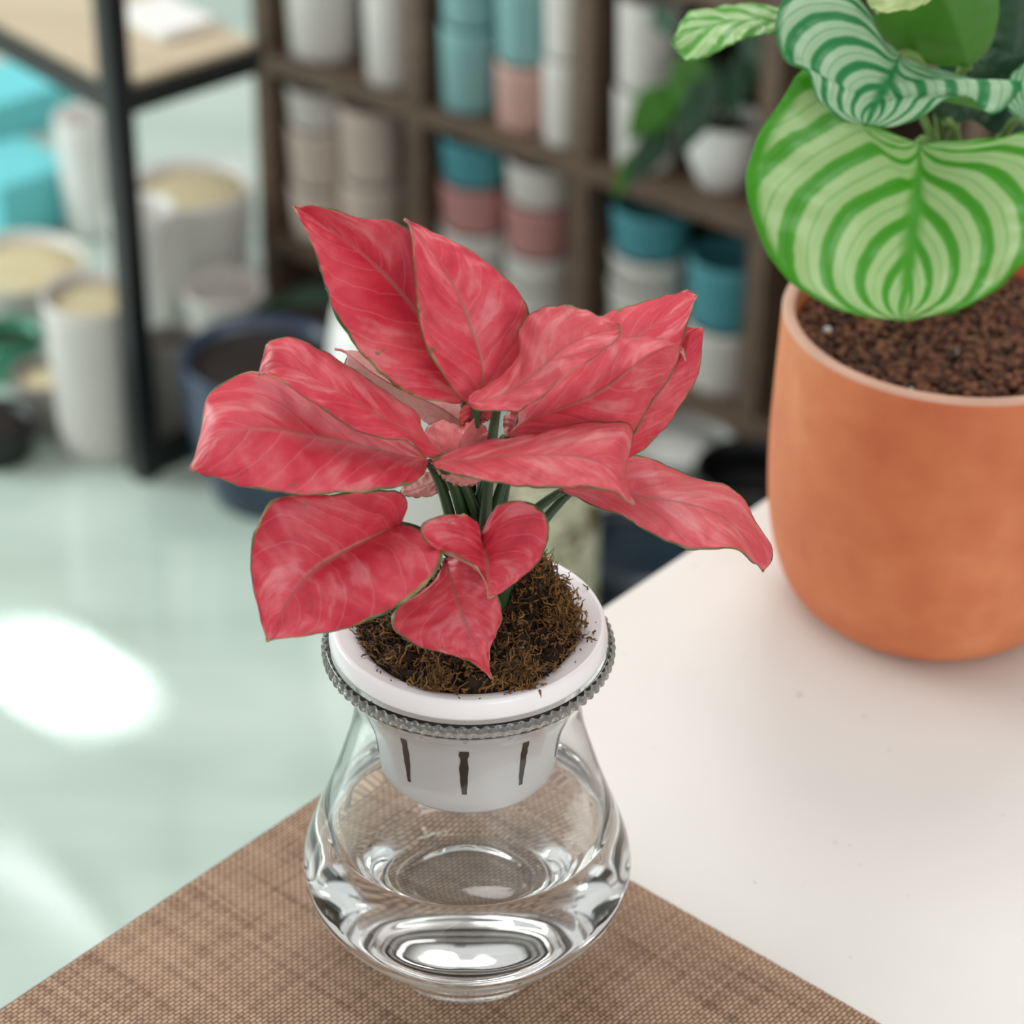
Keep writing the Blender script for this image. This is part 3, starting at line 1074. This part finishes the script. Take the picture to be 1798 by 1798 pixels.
for k, lf in enumerate(LEAVES):
    d0, d1, dl, dr, dm = lf['d']
    me = leaf_mesh(None, e3(lf['L'], d0, d1, dl), e3(lf['R'], d0, d1, dr), e3(lf['M'], d0, d1, dm), yref=VY, seed=k + 1)
    und = lf['m'] == 'u'
    if und:
        a, b_ = MAT['under'], MAT['pink'][0]
    else:
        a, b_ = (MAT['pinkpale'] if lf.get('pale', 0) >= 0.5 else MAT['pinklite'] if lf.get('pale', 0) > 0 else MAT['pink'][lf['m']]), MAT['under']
    add_leaf(plant, me, a, b_, label='dusty pink leaf underside' if und else None)

# petioles: from each leaf's base down to the crown in the moss
crown = Vector((VX + 0.004, VY + 0.004, GZ - 0.004))
STEMS = [((814, 708), 0.004), ((838, 712), -0.002), ((874, 712), -0.010), ((930, 700), 0.012), ((886, 768), -0.004), ((1075, 808), 0.012), ((770, 815), -0.018), ((990, 861), 0.002),
         ((775, 802), -0.012), ((752, 812), -0.008), ((703, 922), -0.020), ((846, 946), -0.024), ((782, 986), -0.018), ((822, 750), 0.012), ((800, 840), -0.006), ((905, 795), 0.010), ((800, 822), 0.006)]
for k, ((u, v), dy) in enumerate(STEMS):
    p1 = PY(u, v, VY + dy)
    b0 = crown + Vector((0.007 * math.cos(k * 2.4), 0.006 * math.sin(k * 2.4), 0))
    side = Vector((p1.x - b0.x, p1.y - b0.y, 0))
    hgt = p1.z - b0.z
    if hgt > 0.03:
        c1 = b0 + side * 0.15 + Vector((0, 0, hgt * 0.55))
        c2 = b0 + side * 0.62 + Vector((0, 0, hgt * 0.88))
    else:
        c1 = b0 + side * 0.3 + Vector((0, 0, max(hgt, 0) + 0.018))
        c2 = b0 + side * 0.75 + Vector((0, 0, max(hgt, 0) + 0.016))
    pts = []
    for i in range(15):
        t = i / 14
        pts.append(b0 * (1 - t) ** 3 + c1 * (3 * t * (1 - t) ** 2) + c2 * (3 * t * t * (1 - t)) + p1 * t ** 3)
    rad = [0.0030 - 0.0014 * (i / 14) for i in range(15)]
    v_, f_ = tube(pts, rad, 10)
    link('stem', mesh_from(v_, f_), MAT['stem'], plant)

# ================================================================== TERRACOTTA POT
PX, PYY = 0.1661 * 1.3, 0.8484 * 1.3
pot = thing('terracotta_pot', (PX, PYY, TZ), 'tall rounded terracotta pot with a pale rim standing on the white table', 'pot')
prof_o = smooth_profile([(0.0, 0.0015), (0.045, 0.0), (0.056, 0.001), (0.066, 0.007), (0.0745, 0.018), (0.0805, 0.034), (0.0845, 0.055), (0.0862, 0.078), (0.0866, 0.10), (0.0862, 0.125), (0.0857, 0.150), (0.0854, 0.1665)], 5)
prof_i = [(0.0850, 0.1678), (0.0838, 0.1684), (0.0805, 0.1684), (0.0793, 0.1676), (0.0789, 0.1655), (0.0788, 0.140), (0.078, 0.10), (0.0, 0.10)]
v_, f_ = lathe(prof_o + prof_i, PX, PYY, TZ, 128)
me = mesh_from(v_, f_)
fix_normals(me)
MAT['rimclay'] = plain('pale_clay_rim', '#cfa28c', 0.7, 0.08, 40)
link('pot_body', me, [MAT['terra'], MAT['rimclay']], pot)
for p in me.polygons:
    zz = sum(me.vertices[i].co.z for i in p.vertices) / len(p.vertices)
    if zz > 0.1655:
        p.material_index = 1

# clay granules filling the pot
random.seed(5)
vs_, fs_, fm = [], [], []
SZ = TZ + 0.154
ico = bmesh.new()
bmesh.ops.create_icosphere(ico, subdivisions=1, radius=1.0)
iv = [v.co.copy() for v in ico.verts]
ifc = [tuple(v.index for v in f.verts) for f in ico.faces]
ico.free()
v0, f0 = lathe([(0.0, SZ - 0.004 - TZ), (0.0786, SZ - 0.004 - TZ)], PX, PYY, TZ, 64)
vs_ += v0
fs_ += f0
fm += [0] * len(f0)
for i in range(3400):
    rr = 0.0765 * math.sqrt(random.random())
    a = random.uniform(0, 2 * math.pi)
    s = random.uniform(0.0016, 0.0027)
    mi = random.choices((1, 2, 3), (6, 5, 0.06))[0]
    cpos = Vector((PX + rr * math.cos(a), PYY + rr * math.sin(a), SZ + random.uniform(-0.004, 0.0015)))
    rot = Matrix.Rotation(random.uniform(0, 6), 3, Vector((random.random(), random.random(), random.random() + 0.1)).normalized())
    o = len(vs_)
    for q in iv:
        w_ = rot @ (q * s)
        w_.z *= 0.85
        vs_.append(cpos + w_ * (1 + 0.2 * noise.noise(q * 3 + cpos * 500)))
    for f in ifc:
        fs_.append(tuple(o + x for x in f))
        fm.append(mi)
MAT['gr1'] = plain('brown_granule', '#7a4f38', 0.9, 0.3, 200)
MAT['gr2'] = plain('dark_brown_granule', '#523426', 0.9, 0.3, 200)
MAT['gr3'] = plain('white_granule', '#cfcac2', 0.9, 0.1, 200)
me = mesh_from(vs_, fs_)
gr = link('granules', me, [MAT['soil'], MAT['gr1'], MAT['gr2'], MAT['gr3']])
for i, p in enumerate(me.polygons):
    p.material_index = fm[i]
recenter(gr)
tag(gr, 'small brown clay granules filling the terracotta pot', 'granules', kind='stuff')

# ------------------------------------------------------------------ striped plant in the terracotta pot
cal = thing('striped_leaf_plant', (PX, PYY, SZ), 'plant with broad round green striped leaves growing from the terracotta pot', 'plant')
CALS = [
    dict(L=[(1614, 250), (1560, 232), (1500, 205), (1450, 165), (1415, 120), (1372, 175), (1335, 235), (1311, 305), (1316, 368), (1345, 440), (1388, 498), (1450, 536), (1520, 557), (1583, 561)],
         R=[(1614, 250), (1680, 245), (1750, 240), (1830, 235), (1880, 270), (1885, 340), (1850, 410), (1798, 462), (1740, 515), (1680, 545), (1625, 554), (1583, 561)],
         M=[(1614, 250), (1612, 320), (1603, 400), (1595, 480), (1583, 561)], d=(0.0, -0.055, -0.030, -0.030, -0.022), m='stripe1', b=0.12),
    dict(L=[(1580, 98), (1545, 60), (1525, 20), (1490, -20), (1420, -30), (1375, 0), (1362, 60), (1380, 105), (1418, 122), (1430, 165), (1466, 204), (1520, 221)],
         R=[(1580, 98), (1640, 118), (1700, 138), (1750, 150), (1796, 146), (1770, 185), (1738, 200), (1706, 172), (1670, 170), (1625, 200), (1575, 220), (1520, 221)],
         M=[(1580, 98), (1562, 140), (1540, 180), (1520, 221)], d=(-0.010, -0.050, -0.040, -0.030, -0.030), m='stripe2', b=0.14),
    dict(L=[(1400, 20), (1330, 6), (1270, 10), (1215, 20), (1195, 40), (1180, 76)],
         R=[(1400, 60), (1330, 62), (1285, 76), (1240, 100), (1205, 106), (1180, 76)],
         M=[(1400, 40), (1330, 34), (1260, 42), (1210, 56), (1180, 76)], d=(0.000, -0.020, 0.010, -0.030, -0.010), m='stripe3', b=0.1),
    dict(L=[(1700, 118), (1640, 112), (1580, 92), (1540, 50), (1530, 10), (1545, -40), (1600, -90)],
         R=[(1700, 118), (1735, 90), (1755, 20), (1740, -50), (1680, -100), (1600, -90)],
         M=[(1700, 118), (1680, 50), (1650, -20), (1600, -90)], d=(0.0, -0.03, 0.00, 0.01, -0.01), m='gunder', b=0.1),
    dict(L=[(1700, -40), (1600, -60), (1540, -30), (1520, -5), (1530, 14), (1542, 22)],
         R=[(1700, -40), (1650, -10), (1620, 10), (1580, 22), (1542, 22)],
         M=[(1700, -40), (1640, -25), (1580, 0), (1542, 22)], d=(-0.01, -0.05, -0.03, -0.04, -0.035), m='gyoung', b=0.1),
    dict(L=[(1760, 240), (1700, 200), (1680, 130), (1700, 50), (1740, -20), (1800, -60)],
         R=[(1760, 240), (1850, 200), (1880, 100), (1860, 0), (1800, -60)],
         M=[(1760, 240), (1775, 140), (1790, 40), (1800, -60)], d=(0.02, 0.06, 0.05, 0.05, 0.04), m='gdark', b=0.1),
    dict(L=[(1800, 215), (1775, 195), (1760, 170), (1780, 130), (1830, 90)],
         R=[(1800, 215), (1850, 200), (1870, 150), (1830, 90)],
         M=[(1800, 215), (1810, 160), (1830, 90)], d=(-0.01, 0.02, -0.01, 0.0, 0.0), m='stripe2', b=0.1),
    dict(L=[(1660, 215), (1620, 170), (1640, 120), (1720, 85), (1800, 100)],
         R=[(1660, 215), (1720, 205), (1780, 170), (1800, 100)],
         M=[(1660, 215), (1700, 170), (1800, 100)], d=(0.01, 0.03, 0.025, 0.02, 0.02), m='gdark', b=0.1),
]
for k, lf in enumerate(CALS):
    d0, d1, dl, dr, dm = lf['d']
    me = leaf_mesh(None, e3(lf['L'], d0, d1, dl), e3(lf['R'], d0, d1, dr), e3(lf['M'], d0, d1, dm), yref=PYY, seed=k + 40, bulge=lf['b'], wav=0.001)
    add_leaf(cal, me, MAT[lf['m']], MAT['gunder'], thick=0.0005)
random.seed(3)
for k, ((u, v), dy) in enumerate([((1614, 250), 0.0), ((1580, 98), -0.010), ((1400, 40), 0.0), ((1700, 118), 0.0), ((1700, -40), -0.01), ((1760, 240), 0.02), ((1800, 215), -0.01), ((1660, 215), 0.01)]):
    p1 = PY(u, v, PYY + dy)
    b0 = Vector((PX + random.uniform(-.012, .012), PYY + 0.034 + random.uniform(-.01, .012), SZ - 0.004))
    c1 = b0 + Vector((0, 0, (p1.z - b0.z) * 0.6))
    c2 = Vector((b0.x + (p1.x - b0.x) * .6, b0.y + (p1.y - b0.y) * .6, p1.z + 0.004))
    pts = [b0 * (1 - t) ** 3 + c1 * (3 * t * (1 - t) ** 2) + c2 * (3 * t * t * (1 - t)) + p1 * t ** 3 for t in [i / 12 for i in range(13)]]
    v_, f_ = tube(pts, [0.0022] * 13, 8)
    link('stem', mesh_from(v_, f_), MAT['gstem'], cal)

# ================================================================== BACKGROUND


def pot_lathe(name, u, v, z, hw, h, taper, material, label, cat, filling=None, group=None, rim=0.0, yoff=0.0, belly=0.0, at=None):
    """open pot whose base centre is at pixel (u, v) on height z; hw = half width at the top in metres"""
    p = at if at is not None else PZ(u, v, z)
    rt, rb = hw, hw * taper
    tk = min(0.006, hw * 0.12)
    outp = [(0, 0), (rb * 0.93, 0), (rb, 0.003)]
    for i in range(1, 9):
        t = i / 8
        outp.append((rb + (rt - rb) * t + belly * math.sin(math.pi * t), 0.003 + (h - 0.006) * t))
    if rim:
        outp += [(rt + rim, h - 0.018), (rt + rim, h - 0.002), (rt + rim - 0.002, h)]
    outp += [(rt - tk * 0.3, h), (rt - tk, h - 0.003), (rt - tk - 0.001, h - 0.02)]
    fill_z = h - 0.014 if filling else h * 0.3
    outp += [(rt - tk - 0.002, max(fill_z - 0.004, 0.01)), (0, max(fill_z - 0.004, 0.01))]
    root = thing(name, (p.x, p.y, z), label, cat, group)
    v_, f_ = lathe(outp, p.x, p.y, z, 40)
    me_ = mesh_from(v_, f_)
    fix_normals(me_)
    link('pot_body', me_, material, root)
    if filling:
        v_, f_ = lathe([(rt - tk - 0.0012, fill_z - 0.004), (rt - tk - 0.0012, fill_z), ((rt - tk) * .5, fill_z + 0.003), (0, fill_z + 0.004)], p.x, p.y, z, 40)
        link('pot_filling', mesh_from(v_, f_), filling, root)
    return root


# ------------------------------------------------------------------ cube shelving
ZL2 = TZ - 0.66
A, B = PZ(500, 420, ZL2), PZ(1290, 725, ZL2)
eS = (B - A).normalized()
LS = (B - A).length
nS = Vector((-eS.y, eS.x, 0))
if nS.y < 0:
    nS = -nS
cellw = LS * 0.355
ZL1 = ZL2 + 0.235
ZL0 = ZL1 + 0.235
ZLT = ZL0 + 0.235
DEP = 0.22
shelf = thing('cube_shelf_unit', (A.x, A.y, 0), 'dark brown wooden cube shelving stocked with stacked pots along the back', 'shelf')
su = [-0.03 * LS - 0.010 + k * cellw for k in range(6)]
s_lo, s_hi = su[0] - 0.012, su[-1] + 0.012
for zc in (ZL2, ZL1, ZL0, ZLT):
    cc = A + eS * (s_lo + s_hi) / 2 + nS * DEP / 2
    link('board', box_me(Vector((cc.x, cc.y, zc - 0.011)), eS * (s_hi - s_lo) / 2, nS * DEP / 2, Vector((0, 0, 0.011)), 0.001), MAT['dwood'], shelf, smooth=False)
for s in su:
    for za, zb in ((ZL2, ZL1 - 0.022), (ZL1, ZL0 - 0.022), (ZL0, ZLT - 0.022), (0.0, ZL2 - 0.022)):
        cc = A + eS * s + nS * DEP / 2
        link('upright', box_me(Vector((cc.x, cc.y, (za + zb) / 2)), eS * 0.0115, nS * (DEP / 2 - 0.001), Vector((0, 0, (zb - za) / 2)), 0.001), MAT['dwood'], shelf, smooth=False)
cc = A + eS * (s_lo + s_hi) / 2 + nS * (DEP + 0.004)
link('back_panel', box_me(Vector((cc.x, cc.y, (ZLT) / 2)), eS * (s_hi - s_lo) / 2, nS * 0.004, Vector((0, 0, ZLT / 2)), 0), MAT['dwood'], shelf, smooth=False)


def on_shelf(u, v, z, w, extra=0.0):
    """point on the shelf board at height z, w behind the front, whose column shows at pixel x = u"""
    # intersect ray (u, v) with the vertical plane w behind the shelf front
    d = ray(u, v)
    q = A + nS * w
    t = (q - CAM).dot(nS) / d.dot(nS)
    p = CAM + d * t
    return Vector((p.x, p.y, z))


placed = []


def free_spot(p, z, r, w):
    """slide the spot along the board until the pot clears uprights and neighbours"""
    s_ = (p - A).dot(eS)
    for u_ in su:
        if abs(s_ - u_) < r + 0.0135:
            s_ = u_ + (r + 0.0135) * (1 if s_ > u_ - 0.02 else -1)
    for (z2, s2, r2, w2) in placed:
        if abs(z2 - z) < 0.01:
            need = math.sqrt(max((r + r2 + 0.002) ** 2 - (w - w2) ** 2, 0))
            if abs(s_ - s2) < need:
                s_ = s2 + need * (1 if s_ > s2 else -1)
    placed.append((z, s_, r, w))
    q = A + eS * s_ + nS * w
    return Vector((q.x, q.y, z))


def stack(u, v, z, r, items, where, taper=0.9):
    zz = z + 0.0006
    p = free_spot(on_shelf(u, v, z, r + 0.004), z, r, r + 0.004)
    for k, (mk, h, colname) in enumerate(items):
        pos = ('bottom', 'second up', 'third up', 'top')[k if k < len(items) - 1 else 3] if len(items) > 1 else 'alone'
        pot_lathe('plant_pot', 0, 0, zz, r, h, taper, MAT[mk], '%s pot, %s, %s' % (colname, pos, where), 'pot', group='stacked pots on the cube shelves', at=Vector((p.x, p.y, zz)))
        zz += h + 0.0005


# lower row (standing on L2)
stack(532, 330, ZL2, 0.040, [('ccream', 0.070, 'beige'), ('ccream', 0.075, 'pinkish beige'), ('cwhite', 0.05, 'cream')], 'left stack in the lower left cube')
stack(655, 370, ZL2, 0.040, [('ccream', 0.10, 'cream'), ('ccream', 0.095, 'greyish beige')], 'right stack in the lower left cube')
stack(828, 430, ZL2, 0.043, [('cwhite', 0.045, 'off-white'), ('cwhite', 0.040, 'light grey'), ('cpink', 0.058, 'dusty pink'), ('cteal', 0.055, 'teal')], 'left stack in the lower middle cube')
stack(950, 460, ZL2, 0.043, [('cwhite', 0.045, 'off-white'), ('cwhite', 0.040, 'light grey'), ('cpink', 0.062, 'rose pink'), ('cwhite', 0.050, 'white')], 'right stack in the lower middle cube')
stack(1138, 530, ZL2, 0.046, [('cwhite', 0.045, 'white'), ('cwhite', 0.050, 'greyish white'), ('cwhite', 0.035, 'pale grey'), ('cteal', 0.055, 'teal blue')], 'left stack in the lower right cube')
stack(1278, 600, ZL2, 0.048, [('cwhite', 0.078, 'warm white'), ('cteal', 0.078, 'teal')], 'right stack in the lower right cube')
# upper row (standing on L1)
stack(553, 30, ZL1, 0.046, [('cwhite', 0.13, 'large white')], 'at the left of the upper left cube')
stack(690, 60, ZL1, 0.034, [('cwhite', 0.15, 'slim white')], 'at the right of the upper left cube')
stack(828, 90, ZL1, 0.036, [('cteal2', 0.10, 'grey teal'), ('cteal2', 0.10, 'pale teal')], 'left stack in the upper middle cube')
stack(922, 110, ZL1, 0.033, [('cpink2', 0.078, 'pale pink'), ('cteal2', 0.09, 'blue green')], 'middle stack in the upper middle cube')
stack(1005, 120, ZL1, 0.027, [('cwhite', 0.10, 'narrow off-white'), ('cwhite', 0.08, 'narrow white')], 'right stack in the upper middle cube')
stack(1138, 150, ZL1, 0.036, [('cwhite', 0.09, 'pale grey'), ('cwhite', 0.10, 'tall white')], 'left stack in the upper right cube')

# leafy plant in a white round pot on the upper right cube
pp = free_spot(on_shelf(1275, 255, ZL1, 0.055), ZL1, 0.048, 0.055)
rp_ = pot_lathe('round_pot', 0, 0, ZL1, 0.040, 0.075, 0.7, MAT['cbright'], 'white round pot with a dark leafy plant, in the upper right cube', 'pot', filling=MAT['soil'], at=pp, belly=0.007)
dk = thing('leafy_green_plant', (pp.x, pp.y, ZL1 + 0.06), 'dark green blurred leafy plant in the white round pot on the shelf', 'plant')
yq = pp.y
MAT['gmid'] = plain('mid_green_leaf', '#3e7a1e', 0.45, 0.3, 25)
for k, (bu, bv, tu, tv, w_, dd, mk) in enumerate([
        (1190, 150, 1100, 245, 42, 0.0, 'gmid'), (1180, 210, 1098, 330, 30, 0.02, 'gdark'), (1230, 90, 1180, 190, 34, 0.0, 'gmid'), (1260, 110, 1195, 275, 36, 0.02, 'gdark'),
        (1330, 70, 1275, 215, 30, 0.0, 'gdark'), (1340, 60, 1375, 170, 40, 0.02, 'gdark'), (1300, 60, 1400, 120, 44, 0.03, 'gdark'), (1380, 130, 1350, 230, 30, 0.03, 'gdark'), (1120, 260, 1080, 350, 18, 0.0, 'gmid'), (1150, 10, 1185, 70, 22, 0.02, 'gdark')]):
    dx, dy_ = tu - bu, tv - bv
    L_ = math.hypot(dx, dy_)
    nx, ny = -dy_ / L_ * w_ * .9, dx / L_ * w_ * .9
    mid = [(bu + dx * t, bv + dy_ * t) for t in (0, .33, .66, 1)]
    le = [(bu, bv), (bu + dx * .3 + nx, bv + dy_ * .3 + ny), (bu + dx * .65 + nx * .8, bv + dy_ * .65 + ny * .8), (tu, tv)]
    ri = [(bu, bv), (bu + dx * .3 - nx, bv + dy_ * .3 - ny), (bu + dx * .65 - nx * .8, bv + dy_ * .65 - ny * .8), (tu, tv)]
    me = leaf_mesh(None, e3(le, -0.04, -0.06 - dd), e3(ri, -0.04, -0.06 - dd), e3(mid, -0.04, -0.06 - dd), yref=yq, seed=80 + k, nu=12, nv=4)
    add_leaf(dk, me, MAT[mk], MAT['gunder'])
    p1 = PY(bu, bv, yq - 0.04)
    b0 = Vector((pp.x, pp.y, ZL1 + 0.058))
    c1 = b0 + Vector((0, -0.01, 0.09))
    pts = [b0 * (1 - t) ** 2 + c1 * (2 * t * (1 - t)) + p1 * t ** 2 for t in [i / 8 for i in range(9)]]
    v_, f_ = tube(pts, [0.002] * 9, 6)
    link('stem', mesh_from(v_, f_), MAT['gdark'], dk)

# ------------------------------------------------------------------ black metal rack, front corner toward the camera
k_ = 1.517 / 1.34
CP = PZ(255, 835, 0.0)
zr = TZ + (-0.348 - 0.59) * k_ + 0.767
c0 = Vector((CP.x, CP.y, 0))
rR = PZ(455, 85, zr)
rL = PZ(0, 95, zr)
dR = Vector((rR.x - c0.x, rR.y - c0.y, 0))
lenR = dR.length
dR.normalize()
dL = Vector((-dR.y, dR.x, 0))
lenL = 0.75
lenR = lenR * 1.0
rack = thing('metal_rack', (c0.x, c0.y, 0), 'black metal rack with tan shelf boards, its corner post left of the pink plant', 'rack')
zt = TZ + 0.35
for (a_, b_) in ((0, 0), (0, 1), (1, 1)):
    p = c0 + dR * (a_ * lenR) + dL * (b_ * lenL)
    w2 = 0.0125 if (a_, b_) == (0, 0) else 0.006
    link('post', box_me(Vector((p.x, p.y, zt / 2)), dR * w2, dL * w2, Vector((0, 0, zt / 2)), 0.001), MAT['black'], rack, smooth=False)


def rail(p, q, z, hh=0.012, ww=0.008, m='black'):
    d = q - p
    n = Vector((-d.y, d.x, 0)).normalized()
    c_ = (p + q) / 2
    link('rail', box_me(Vector((c_.x, c_.y, z)), d / 2, n * ww, Vector((0, 0, hh)), 0.001), MAT[m], rack, smooth=False)


for z, hh in ((zr - 0.012, 0.012), (0.018, 0.016), (zt - 0.012, 0.012)):
    rail(c0 + dR * 0.0125, c0 + dR * (lenR - .006), z, hh)
    if z < 0.1:
        continue
    rail(c0 + dL * 0.0125, c0 + dL * (lenL - .006), z, hh)
    rail(c0 + dL * lenL + dR * 0.006, c0 + dL * lenL + dR * (lenR - .006), z, hh)
    rail(c0 + dR * lenR + dL * 0.006, c0 + dR * lenR + dL * (lenL - .006), z, hh)
for z in (zr,):
    cc = c0 + dR * lenR / 2 + dL * lenL / 2
    link('shelf_board', box_me(Vector((cc.x, cc.y, z + 0.004)), dR * (lenR / 2 - 0.003), dL * (lenL / 2 - 0.003), Vector((0, 0, 0.004)), 0.001), MAT['tanwood'], rack, smooth=False)

tp = PZ(288, 42, zr + 0.008)
tr_ = link('white_tray', box_me(Vector((tp.x, tp.y, zr + 0.0145)), dR * 0.034, dL * 0.045, Vector((0, 0, 0.006)), 0.002), MAT['cbright'], smooth=False)
recenter(tr_)
tag(tr_, 'small flat white tray lying on the tan board of the black rack', 'tray')

# pots on the floor around and beyond the rack
pot_lathe('tall_pot', 186, 782, 0.0, 0.056, 0.195, 0.88, MAT['cwhite'], 'tall white floor pot with sand on top, left of the black post', 'pot', filling=MAT['sand'])
pot_lathe('slim_pot', 312, 765, 0.0, 0.030, 0.13, 0.75, MAT['cgrey'], 'slim grey pot inside the foot of the black rack', 'pot')
pot_lathe('wide_pot', 348, 505, 0.0, 0.074, 0.145, 0.85, MAT['cbright'], 'wide white pot with sand on top beyond the rack', 'pot', filling=MAT['sand'])
pot_lathe('narrow_pot', 262, 585, 0.0, 0.040, 0.17, 0.9, MAT['cbright'], 'narrow bright white pot just right of the black post', 'pot')
pot_lathe('flat_dish', 396, 600, 0.0, 0.050, 0.075, 0.75, MAT['cwhite'], 'low white dish between the wide white pot and the navy pot', 'dish')
pot_lathe('navy_pot', 470, 865, 0.0, 0.086, 0.175, 0.66, MAT['cnavy'], 'large navy blue glazed pot standing on the floor behind the pink leaves', 'pot', filling=MAT['soil'], belly=0.008)
pot_lathe('dark_planter', 550, 640, 0.0, 0.075, 0.06, 0.9, MAT['gdark'], 'low dark green planter behind the navy pot', 'planter', filling=MAT['soil'])
pot_lathe('wide_pot', 45, 560, 0.0, 0.082, 0.08, 0.8, MAT['cwhite'], 'wide pale pot with sand on top at the far left', 'pot', filling=MAT['sand'])
MAT['cgreen'] = plain('green_glaze', '#3c8f70', 0.3, 0.2, 30)
pot_lathe('green_pot', 22, 655, 0.0, 0.040, 0.055, 0.8, MAT['cgreen'], 'small green glazed pot in front of the wide pale pot at the far left', 'pot', filling=MAT['gdark'])
pot_lathe('grey_pot', 88, 745, 0.0, 0.040, 0.07, 0.85, MAT['cgrey'], 'low grey pot between the green pot and the tall white pot', 'pot', filling=MAT['sand'])
pot_lathe('low_black_pot', 0, 800, 0.0, 0.045, 0.05, 0.8, MAT['black'], 'low black pot at the far left edge in front of the green pot', 'pot', filling=MAT['soil'])
pot_lathe('tall_white_jar', 168, 400, 0.0, 0.042, 0.16, 0.9, MAT['cbright'], 'bright white jar between the teal boxes and the black post', 'jar')
pot_lathe('dark_pot', 1130, 1040, 0.0, 0.080, 0.06, 0.8, MAT['cdteal'], 'dark navy floor pot beyond the table edge under the right leaf', 'pot', filling=MAT['cdteal'])
pot_lathe('black_pot', 1312, 945, 0.0, 0.062, 0.09, 0.8, MAT['black'], 'black floor pot beside the terracotta pot beyond the table edge', 'pot')
pot_lathe('white_bowl', 1198, 812, 0.0, 0.058, 0.034, 0.6, MAT['cbright'], 'small white bowl on the floor beside the black pot', 'bowl', filling=MAT['cbright'])

# teal boxes at the far left
for (u, v, hx, hh, lab) in ((30, 385, 0.055, 0.042, 'bright teal box lying below the rack shelf at the far left'), (25, 210, 0.09, 0.03, 'teal box farther back near the rack shelf edge at the far left')):
    p = PZ(u, v, 0.0)
    bx = link('storage_box', box_me(Vector((p.x, p.y, hh)), dR * hx, dL * 0.06, Vector((0, 0, hh)), 0.004), MAT['cteal3'], smooth=False)
    recenter(bx)
    tag(bx, lab, 'box')

# white flared vase and patterned cream vase on the floor behind the plant
pot_lathe('flared_vase', 716, 1010, 0.0, 0.070, 0.315, 1.68, MAT['cbright'], 'tall white flared floor vase directly behind the pink plant', 'vase')


def crest_mat():
    m, nt, b = mat('cream_with_brown_crest')
    oc = objco(nt)
    n = noise_n(nt, oc, 34, 3, 0.55, 0.8)
    c = mix_c(nt, ramp(nt, n, [(0.50, 0.0), (0.56, 1.0)]), hexc('#ddd6bb'), hexc('#6e5a38'))
    nt.links.new(c, b.inputs['Base Color'])
    b.inputs['Roughness'].default_value = 0.4
    return m


pot_lathe('patterned_vase', 966, 1125, 0.0, 0.045, 0.21, 1.0, crest_mat(), 'cream cylindrical vase with a brown scroll pattern behind the white basket', 'vase')
